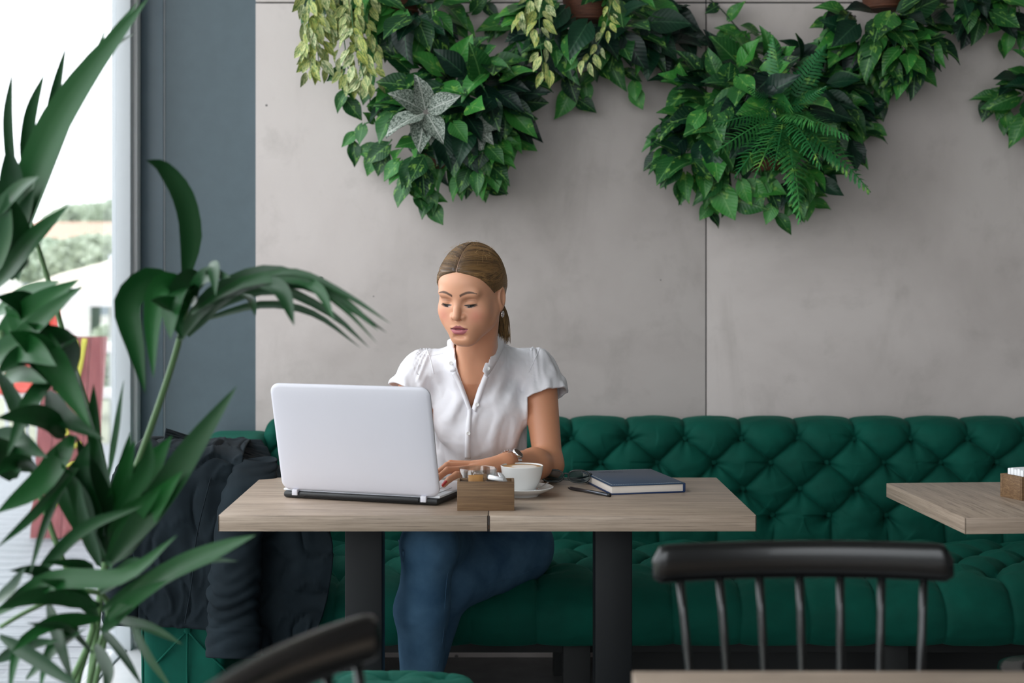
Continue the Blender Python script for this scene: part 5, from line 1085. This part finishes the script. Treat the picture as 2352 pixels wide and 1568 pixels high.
# ponytail: bundle of strands from the tie, plus a band
SV, SF, SC = [], [], []; nb_ = 0; tw = h2w(TIE)
for k in range(420):
    a_ = rs.uniform(0, 6.28); r_ = math.sqrt(rs.rand()); ox, oy = r_ * math.cos(a_), r_ * math.sin(a_)
    P_ = catmull([tw + np.array([ox * 0.009, oy * 0.006, 0.0]), tw + np.array([0.016 + ox * 0.020, 0.020 + oy * 0.014, -0.022]), tw + np.array([0.030 + ox * 0.026, 0.034 + oy * 0.016, -0.070]), tw + np.array([0.034 + ox * 0.024 + 0.004 * rs.randn(), 0.050 + oy * 0.014, -0.118 - 0.02 * rs.rand()])], 12)
    v_, f_ = tube_arrays(P_, np.r_[np.full(11, 0.0007), 0.0003], 3, False); SV.append(v_); SF.append(f_ + nb_); nb_ += len(v_); g_ = rs.rand(); SC.append(np.tile(dark_ * (1 - g_) + np.array(lin((196, 160, 104))[:3]) * g_, (len(v_), 1)))
pm_ = mesh_np('ponytail', np.vstack(SV), np.vstack(SF)); setcol(pm_, np.vstack(SC)); pm_.materials.append(M['hair']); po = link_obj('ponytail', pm_); po.parent = hair; po['kind'] = 'stuff'
# earring
ec = h2w((0.0785, -0.004, -0.040)); ear_ = [tuple(ec + 0.0062 * (math.cos(a_) * fv + math.sin(a_) * uv)) for a_ in np.linspace(0, 2 * math.pi, 21)]
wchild(tube('earring', ear_, 0.0022, M['silver'], None, 8))
# --- blouse
bX = axis((-0.33, 0.25, 0.0036)); bY = axis((3.80, 4.28, 0.0040)); bZ = axis((0.60, 1.15, 0.0036)); tf = Field(bX, bY, bZ)
torso(tf, 0.006, 0.05); tf.ell((-0.046, 3.915, 0.885), (0.105, 0.075, 0.10), k=0.05); tf.ell((-0.04, 4.02, 0.75), (0.135, 0.115, 0.14), k=0.05)
tf.cone(NB + [0, 0.03, -0.02], NB + [0, 0.01, 0.035], 0.064, 0.060, 0.03); tf.cone(NB + [0, 0.01, 0.0], CH_ + [0, -0.03, 0.03], 0.070, 0.079, 0.05); tf.cone(h2w((0, -0.018, -0.045)), NB + [0, 0.0, -0.01], 0.056, 0.063, 0.03)
slv = []
for S, E_, sgn in ((SHr, ELr, -1), (SHl, ELl, 1)):
    ax_ = (E_ - S) / np.linalg.norm(E_ - S); tf.cone(S + [0, 0, 0.002], S + ax_ * 0.10 + [sgn * 0.014, 0, 0], 0.053, 0.070, 0.02); slv.append((S, ax_, sgn))
Xg, Yg, Zg = np.meshgrid(bX, bY, bZ, indexing='ij'); Q = np.stack([Xg, Yg, Zg], -1)
fold = 0.0058 * np.sin(95 * Xg + 14 * np.sin(7 * Zg + 2) + 20 * Yg) * np.clip((1.02 - Zg) / 0.1, 0.2, 1) * (0.6 + 0.4 * np.sin(23 * Xg + 31 * Zg)) + 0.0044 * fnoise(Q * np.array([1, 1, 0.5]), 60, 5, 2) + 0.0016 * np.abs(fnoise(Q, 130, 9, 2))
for S, ax_, sgn in slv:
    rel = Q - (S + np.array([0, 0, 0.002])); al = rel @ ax_; e1 = np.cross(ax_, [0, 1.0, 0]); e1 /= np.linalg.norm(e1); e2 = np.cross(ax_, e1); ang = np.arctan2(rel @ e2, rel @ e1); out_ = sgn * rel[..., 0] + 0.02
    fold = fold + 0.0028 * np.sin(24 * ang + 6 * np.sin(3 * ang)) * np.exp(-((out_ - 0.022) / 0.024) ** 2) * (Zg > S[2] - 0.03) + 0.0020 * np.sin(9 * ang + 40 * al) * (out_ > 0)
fold = fold + 0.0030 * np.sin(150 * (Xg + 0.35 * (1.0 - Zg) * np.sign(Xg + 0.046))) * np.exp(-((Zg - 1.0) / 0.035) ** 2)
f = tf.f - np.maximum(fold, -0.0028).astype(np.float32); shell = np.maximum(f, -(f + 0.010))
# neckline: V between the collar edges, only in front
def xline(z, pts): return np.interp(z, [p_[1] for p_ in pts], [p_[0] for p_ in pts])
vb = W(1083, 938, 3.86); lft = [(vb.x, vb.z)] + [(W(x_, y_, 3.87).x, W(x_, y_, 3.87).z) for x_, y_ in ((1068, 895), (1052, 850), (1046, 810), (1042, 770))]; rgt = [(vb.x, vb.z)] + [(W(x_, y_, 3.87).x, W(x_, y_, 3.87).z) for x_, y_ in ((1096, 895), (1113, 850), (1128, 810), (1142, 768))]
lx_, rx_ = xline(Zg, lft), xline(Zg, rgt); vcut = np.minimum(np.minimum(Xg - lx_, rx_ - Xg), (NB[1] + 0.02) - Yg); vcut = np.where(Zg > vb.z, vcut, -0.05)
shell = np.maximum(shell, vcut); shell = np.maximum(shell, 0.615 - Zg)
for S, ax_, sgn in slv:
    al = (Q - S) @ ax_; out_ = sgn * (Xg - S[0]) + 0.028; cutp = np.minimum(al - 0.078 - 0.22 * np.clip(0.05 - out_, -0.05, 0.1), out_); shell = np.maximum(shell, cutp)
neckc = np.sqrt(((Xg - NB[0]) / 0.060) ** 2 + ((Yg - NB[1] - 0.012) / 0.060) ** 2) - 1; shell = np.maximum(shell, np.where(Zg > 1.072, -neckc * 0.06, -0.05)); shell = np.maximum(shell, Zg - 1.112 - 0.3 * (Yg - 3.93))
tf.f = shell.astype(np.float32); tV, tF = tf.mesh(); tV = relax(tV, tF, 1, 0.4); blouse = wchild(link_obj('blouse', mesh_np('blouse', tV, tF), None, M['blouse']))
# helper: where does the viewing ray through a pixel meet the dressed figure
bt = BVHTree.FromPolygons(np.vstack([tV, V]).tolist(), np.vstack([tF, Fq + len(tV)]).tolist())
def hit(px, py, lift=0.002):
    d_ = (W(px, py, 4.0) - Vector((0, 0, CAMZ))).normalized(); co, no, i_, ds = bt.ray_cast(Vector((0, 0, CAMZ)), d_)
    return np.array(co - d_ * lift) if co is not None else np.array(W(px, py, 3.9))
def ribbon(name, left, right, mat, n=26, th=0.003, lift=0.003):
    a_ = catmull([hit(x_, y_, lift) for x_, y_ in left], n); b_ = catmull([hit(x_, y_, lift) for x_, y_ in right], n); m_ = (a_ + b_) / 2 + np.array([0, -0.0015, 0.0])
    o = link_obj(name, grid_mesh(name, np.stack([a_, m_, b_], 1)), None, mat); o.parent = blouse; thick(o, th); return o
ribbon('placket', [(1072, 905), (1074, 945), (1070, 980), (1068, 1020), (1068, 1052)], [(1083, 940), (1082, 955), (1081, 985), (1080, 1020), (1081, 1052)], M['blouse_trim'])
# stand collar: a strip rising from the neckline, open at the front
def collar_strip(name, base, top, mat):
    a_, b_ = catmull(base, 40), catmull(top, 40); o = link_obj(name, grid_mesh(name, np.stack([a_, (a_ + b_) / 2 + np.array([0, -0.001, 0]), b_], 1)), None, mat); o.parent = blouse; thick(o, 0.0025)
def up_(p_, px, py, d): return np.array(W(px, py, d))
def collar_side(inner, outer, d_in):
    hs_ = [hit(x_, y_, 0.003)[1] for x_, y_ in outer]; kx = np.arange(len(hs_)); fit_ = np.polyval(np.polyfit(kx, hs_, 1), kx) - 0.004; o_ = [np.array(W(x_, y_, min(a_, b_))) for (x_, y_), a_, b_ in zip(outer, fit_, hs_)]; i_ = [np.array(W(x_, y_, p_[1] - dd)) for (x_, y_), p_, dd in zip(inner, o_, d_in)]; return i_, o_
ri, ro = collar_side([(1147, 757), (1139, 776), (1127, 805), (1114, 836), (1109, 852)], [(1169, 770), (1160, 792), (1147, 820), (1131, 848), (1119, 864)], (0.010, 0.016, 0.016, 0.012, 0.006))
li, lo2 = collar_side([(1046, 772), (1042, 795), (1043, 825), (1048, 850)], [(1032, 780), (1028, 802), (1029, 830), (1035, 854)], (0.004, 0.010, 0.012, 0.006))
bi = [np.array([-0.020, 3.985, 1.128]), np.array([-0.075, 3.985, 1.122])]; bo_ = [np.array([-0.018, 4.0, 1.092]), np.array([-0.080, 4.0, 1.088])]
collar_strip('stand_collar', ro[::-1] + bo_ + lo2, ri[::-1] + bi + li, M['blouse_trim'])
ribbon('neck_facing', [(1046, 852), (1056, 872), (1066, 898), (1082, 938)], [(1038, 858), (1049, 880), (1060, 905), (1076, 945)], M['blouse_trim'], th=0.002)
ribbon('neck_facing', [(1112, 860), (1104, 880), (1095, 905), (1084, 938)], [(1122, 866), (1113, 890), (1104, 914), (1092, 946)], M['blouse_trim'], th=0.002)
for (px, py) in ((1036, 834), (1121, 846), (1096, 929), (1076, 995)):
    b_ = lathe('shirt_button', [(0, 0), (0.0050, 0), (0.0054, 0.001), (0.0048, 0.0018), (0.0030, 0.0012), (0, 0.0012)], M['ceramic'], None, 20); b_.location = hit(px, py, 0.006); b_.rotation_euler = (math.radians(82), 0, 0); b_.parent = blouse
# sleeve hems and shoulder gathers
for S, ax_, sgn in slv:
    pass
for pts_ in ([(980, 800), (990, 830), (996, 858)], [(1240, 800), (1228, 826), (1214, 856)], [(978, 816), (996, 815), (1016, 811)], [(1158, 794), (1190, 800), (1222, 805)]):
    tube('sleeve_seam', [hit(*q_, 0.0005) for q_ in catmull([(x_, y_) for x_, y_ in pts_], 26)], 0.0012, M['blouse_trim'], blouse, 6)
# --- jeans
jX = axis((-0.33, 0.24, 0.0055)); jY = axis((3.54, 4.36, 0.0060)); jZ = axis((0.08, 0.70, 0.0055)); jf = Field(jX, jY, jZ)
jf.ell(PE + [0, 0.01, 0.0], (0.160, 0.120, 0.105), k=0.05); jf.cone(PE, PE + [-0.01, -0.04, 0.12], 0.122, 0.112, 0.05); legs(jf, 0.006, 0.025)
Xg, Yg, Zg = np.meshgrid(jX, jY, jZ, indexing='ij'); jf.f = (jf.f - 0.0022 * fnoise(np.stack([Xg, Yg, Zg], -1), 55, 21, 2)).astype(np.float32); jf.f = np.maximum(jf.f, np.maximum(0.13 - Zg, Zg - 0.665)).astype(np.float32)
jV, jF = jf.mesh(); jV = relax(jV, jF, 1); jeans = wchild(link_obj('jeans', mesh_np('jeans', jV, jF), None, M['denim'])); bt = BVHTree.FromPolygons(jV.tolist(), jF.tolist())
for pts_ in ([(1045, 1270), (1028, 1320), (1022, 1390), (1018, 1460), (1005, 1530)], [(1042, 1366), (1120, 1345), (1190, 1322), (1240, 1300)], [(915, 1240), (925, 1262), (926, 1290)]):
    tube('seam', catmull([hit(x_, y_, 0.0005) for x_, y_ in pts_], 24), 0.0014, M['denim'], jeans, 5)
for A_, s in ((ANr, 1), (ANl, 1)):
    bm = bmesh.new(); bmesh.ops.create_uvsphere(bm, u_segments=20, v_segments=12, radius=1); 
    for v_ in bm.verts:
        x_, y_, z_ = v_.co; v_.co = (x_ * 0.042 * (1 - 0.15 * (y_ < 0)), y_ * 0.125, max(-0.045, z_ * 0.055 * (1 + 0.35 * (y_ > 0.2))))
    o = link_obj('shoe', bm_mesh('shoe', bm, True), None, M['shoe']); o.location = (A_[0], A_[1] - 0.06, 0.046); wchild(o)
# --- wristwatch
wt = tag(empty('wristwatch', (0, 0, 0)), 'silver bracelet wristwatch on the wrist beside the coffee cup', 'watch')
ad = (ELl - WRl) / np.linalg.norm(ELl - WRl); wc = WRl + ad * 0.018; s1 = np.cross(ad, [0, 0, 1.0]); s1 /= np.linalg.norm(s1); s2 = np.cross(s1, ad)
lk = bmesh.new(); box_bm(lk, -0.0085, 0.0085, -0.0036, 0.0036, -0.0014, 0.0014, 0.001, 1); lme = bm_mesh('bracelet_link', lk, True, 40); lme.materials.append(M['silver'])
for k in range(22):
    a_ = 2 * math.pi * k / 22; n_ = math.cos(a_) * s1 + math.sin(a_) * s2; tg_ = -math.sin(a_) * s1 + math.cos(a_) * s2
    o = link_obj('bracelet_link', lme, wt); o.matrix_basis = Matrix.Translation(wc + n_ * 0.0300) @ Matrix((Vector(ad), Vector(tg_), Vector(n_))).transposed().to_4x4()
nface = 0.75 * s2 + 0.66 * s1 * (1 if s1[1] < 0 else -1); nface /= np.linalg.norm(nface)
for nm, prof, m_ in (('case', [(0, 0), (0.0135, 0), (0.0150, 0.002), (0.0150, 0.006), (0.0135, 0.0075), (0.0125, 0.0070), (0, 0.0070)], 'silver'), ('dial', [(0, 0.0071), (0.0122, 0.0071), (0.0122, 0.0074), (0, 0.0074)], 'dark_steel')):
    o = lathe(nm, prof, M[m_], wt, 28); o.rotation_mode = 'QUATERNION'; o.rotation_quaternion = Vector(nface).to_track_quat('Z', 'Y'); o.location = wc + nface * 0.0285
# ------------------------------------------------------------------ outside the window (over-exposed, out of focus)
struct(box('ground_outside', -60, -1.3, -20, 90, -0.35, -0.25, M['grass'], None, 0), 'pale lawn beyond the terrace', 'ground')
deckr = struct(box('terrace_deck', -7.0, -1.31, 1.0, 11.0, -0.25, -0.032, M['pot'], None, 0), 'grey plank terrace outside the window', 'terrace')
pm = bmesh.new(); box_bm(pm, -7.0, -1.31, 0, 0.135, -0.03, 0.0, 0.004, 1); pme = bm_mesh('plank', pm); pme.materials.append(M['deck'])
y = 1.2
while y < 11: o = link_obj('plank', pme, deckr); o.location = (0, y, 0); y += 0.145
# red painted plank board leaning a little, yellow brush strokes on it
rb = tag(empty('painted_board', (0, 0, 0)), 'glare-paled red wooden board with yellow brush lettering on the terrace', 'board')
d0 = 7.1
tl, tr, bl, br = W(100, 773, d0 + 0.18), W(245, 773, d0 + 0.18), W(68, 1236, d0), W(210, 1236, d0)
for k in range(4):
    bm = bmesh.new(); f0, f1 = k / 4 + 0.006, (k + 1) / 4 - 0.006; vsq = []
    for dy in (0, 0.025):
        for a_, b_ in ((bl, br), (tl, tr)):
            for f in (f0, f1): vsq.append(bm.verts.new(a_.lerp(b_, f) + Vector((0, dy, 0))))
    for qd in ((0, 1, 3, 2), (4, 6, 7, 5), (0, 4, 5, 1), (2, 3, 7, 6), (0, 2, 6, 4), (1, 5, 7, 3)): bm.faces.new([vsq[i] for i in qd])
    bmesh.ops.recalc_face_normals(bm, faces=bm.faces); link_obj('board_plank', bm_mesh('board_plank', bm), rb, M['red_board'])
def on_board(u, v): 
    p_ = bl.lerp(br, u).lerp(tl.lerp(tr, u), v); return tuple(p_ + Vector((0, -0.004, 0)))
for st in ([(0.3, .97), (.34, .72), (.5, .9), (.52, .68)], [(.5, .98), (.58, .80), (.66, .99)], [(.42, .62), (.48, .50)], [(.72, .46), (.46, .44), (.44, .36), (.7, .36), (.72, .30), (.44, .29)], [(.36, .24), (.34, .16), (.44, .22), (.5, .18)]):
    tube('brush_stroke', [on_board(*s_) for s_ in st], 0.014, M['yellow_paint'], rb, 6, 20)
box('back_strut', bl.x + 0.1, bl.x + 0.14, d0 + 0.02, d0 + 0.5, 0.0, 0.04, M['red_board'], rb, 0.003)
# orange-red patio chair shell further out
pc2 = tag(empty('patio_chair', (0, 0, 0)), 'red plastic patio chair half hidden by palm leaves outside', 'chair')
P0 = W(118, 800, 11.6)
link_obj('shell', grid_mesh('shell', np.array([[(P0.x - 0.05 + 0.30 * u, 11.0 + 0.5 * (1 - v) ** 2 * (-1) + 0.05 * math.cos(6 * (u - .5)), 0.42 + 0.6 * v ** 1.3) for v in np.linspace(0, 1, 14)] for u in np.linspace(0, 1, 12)])), pc2, M['red_plastic']); thick(pc2.children[0], 0.015)
for sx in (0.0, 0.22):
    for sy in (-0.45, 0.0): tube('leg', [(P0.x + sx, 11.0 + sy, 0.45), (P0.x + sx, 11.0 + sy, -0.02)], 0.014, M['alu'], pc2, 8)
# white post and rail fence at the terrace edge
fn = tag(empty('terrace_fence', (0, 0, 0)), 'white post-and-rail fence at the edge of the terrace', 'fence')
for k in range(8): xx = -7.0 + k * 0.75; box('post', xx - 0.045, xx + 0.045, 11.3, 11.39, -0.25, 1.15, M['facade_white'], fn, 0.004)
for z in (0.35, 0.7, 1.05): box('rail', -7.1, -1.6, 11.32, 11.37, z - 0.04, z + 0.04, M['facade_white'], fn, 0.004)
# parasol canopy
par = tag(empty('parasol', (0, 0, 0)), 'cream canvas parasol beyond the terrace', 'parasol'); pc_ = W(255, 650, 13.0)
lathe('canopy', [(0, 0.30), (0.45, 0.18), (0.95, 0.0), (0.94, -0.02), (0.45, 0.16), (0, 0.28)], M['canvas'], par, 8, (pc_.x, pc_.y, pc_.z - 0.1))
tube('pole', [(pc_.x, pc_.y, -0.25), (pc_.x, pc_.y, pc_.z + 0.25)], 0.02, M['alu'], par, 8)
# shrubs and trees
def foliage(name, label, px, py, d, rx, rz, n, cat, seed, lsize):
    t = tag(empty(name, (0, 0, 0)), label, cat, 'greenery beyond the terrace'); c = W(px, py, d); rs = np.random.RandomState(seed)
    p = rs.normal(size=(n, 3)); p /= np.linalg.norm(p, axis=1, keepdims=True); p *= rs.uniform(0.6, 1, (n, 1)) ** 0.5; p = p * [rx, rx, rz] + np.array(c)
    a = rs.normal(size=(n, 3)); b = rs.normal(size=(n, 3)); a /= np.linalg.norm(a, axis=1, keepdims=True); b -= a * (a * b).sum(1, keepdims=True); b /= np.linalg.norm(b, axis=1, keepdims=True)
    V = np.stack([p - a * lsize, p - b * lsize * .5, p + a * lsize, p + b * lsize * .5], 1).reshape(-1, 3); F = np.arange(4 * n).reshape(-1, 4)
    o = link_obj('crown', mesh_np('crown', V, F, False), t, M['hedge']); o['kind'] = 'stuff'
    tube('trunk', [(c.x, c.y, -0.3), (c.x + 0.05, c.y, c.z)], [0.09, 0.05], M['stem_dark'], t, 8)
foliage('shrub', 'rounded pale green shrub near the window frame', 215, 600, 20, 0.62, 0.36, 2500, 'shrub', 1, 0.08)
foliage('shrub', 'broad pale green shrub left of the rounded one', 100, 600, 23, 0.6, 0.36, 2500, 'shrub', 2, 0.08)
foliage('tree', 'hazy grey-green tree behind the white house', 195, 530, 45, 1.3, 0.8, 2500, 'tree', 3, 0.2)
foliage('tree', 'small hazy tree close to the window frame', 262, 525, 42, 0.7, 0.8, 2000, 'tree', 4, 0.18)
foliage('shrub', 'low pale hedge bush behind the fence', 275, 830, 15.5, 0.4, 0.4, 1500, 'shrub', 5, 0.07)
# white house
hs = tag(empty('white_house', (0, 0, 0)), 'small white house with pale tiled roof far outside', 'house'); h0 = W(60, 700, 30)
box('wall', h0.x - 3.5, h0.x + 2.2, 30, 34, -0.3, 1.6, M['facade_white'], hs, 0)
bm = bmesh.new(); pts = [(h0.x - 3.8, 29.7, 1.55), (h0.x + 2.5, 29.7, 1.55), (h0.x + 2.5, 34.3, 1.55), (h0.x - 3.8, 34.3, 1.55), (h0.x - 3.0, 32, 2.3), (h0.x + 1.7, 32, 2.3)]; v_ = [bm.verts.new(p_) for p_ in pts]
for f in ((0, 1, 5, 4), (1, 2, 5), (2, 3, 4, 5), (3, 0, 4), (3, 2, 1, 0)): bm.faces.new([v_[i] for i in f])
link_obj('roof', bm_mesh('roof', bm), hs, M['roof'])
for k in range(4): wx = h0.x - 2.8 + k * 1.35; wf = box('window', wx, wx + 0.6, 29.94, 30.0, 0.3, 1.2, M['facade_white'], hs, 0.01); box('window_pane', wx + 0.06, wx + 0.54, 29.93, 29.945, 0.36, 1.14, M['far_glass'], wf, 0)
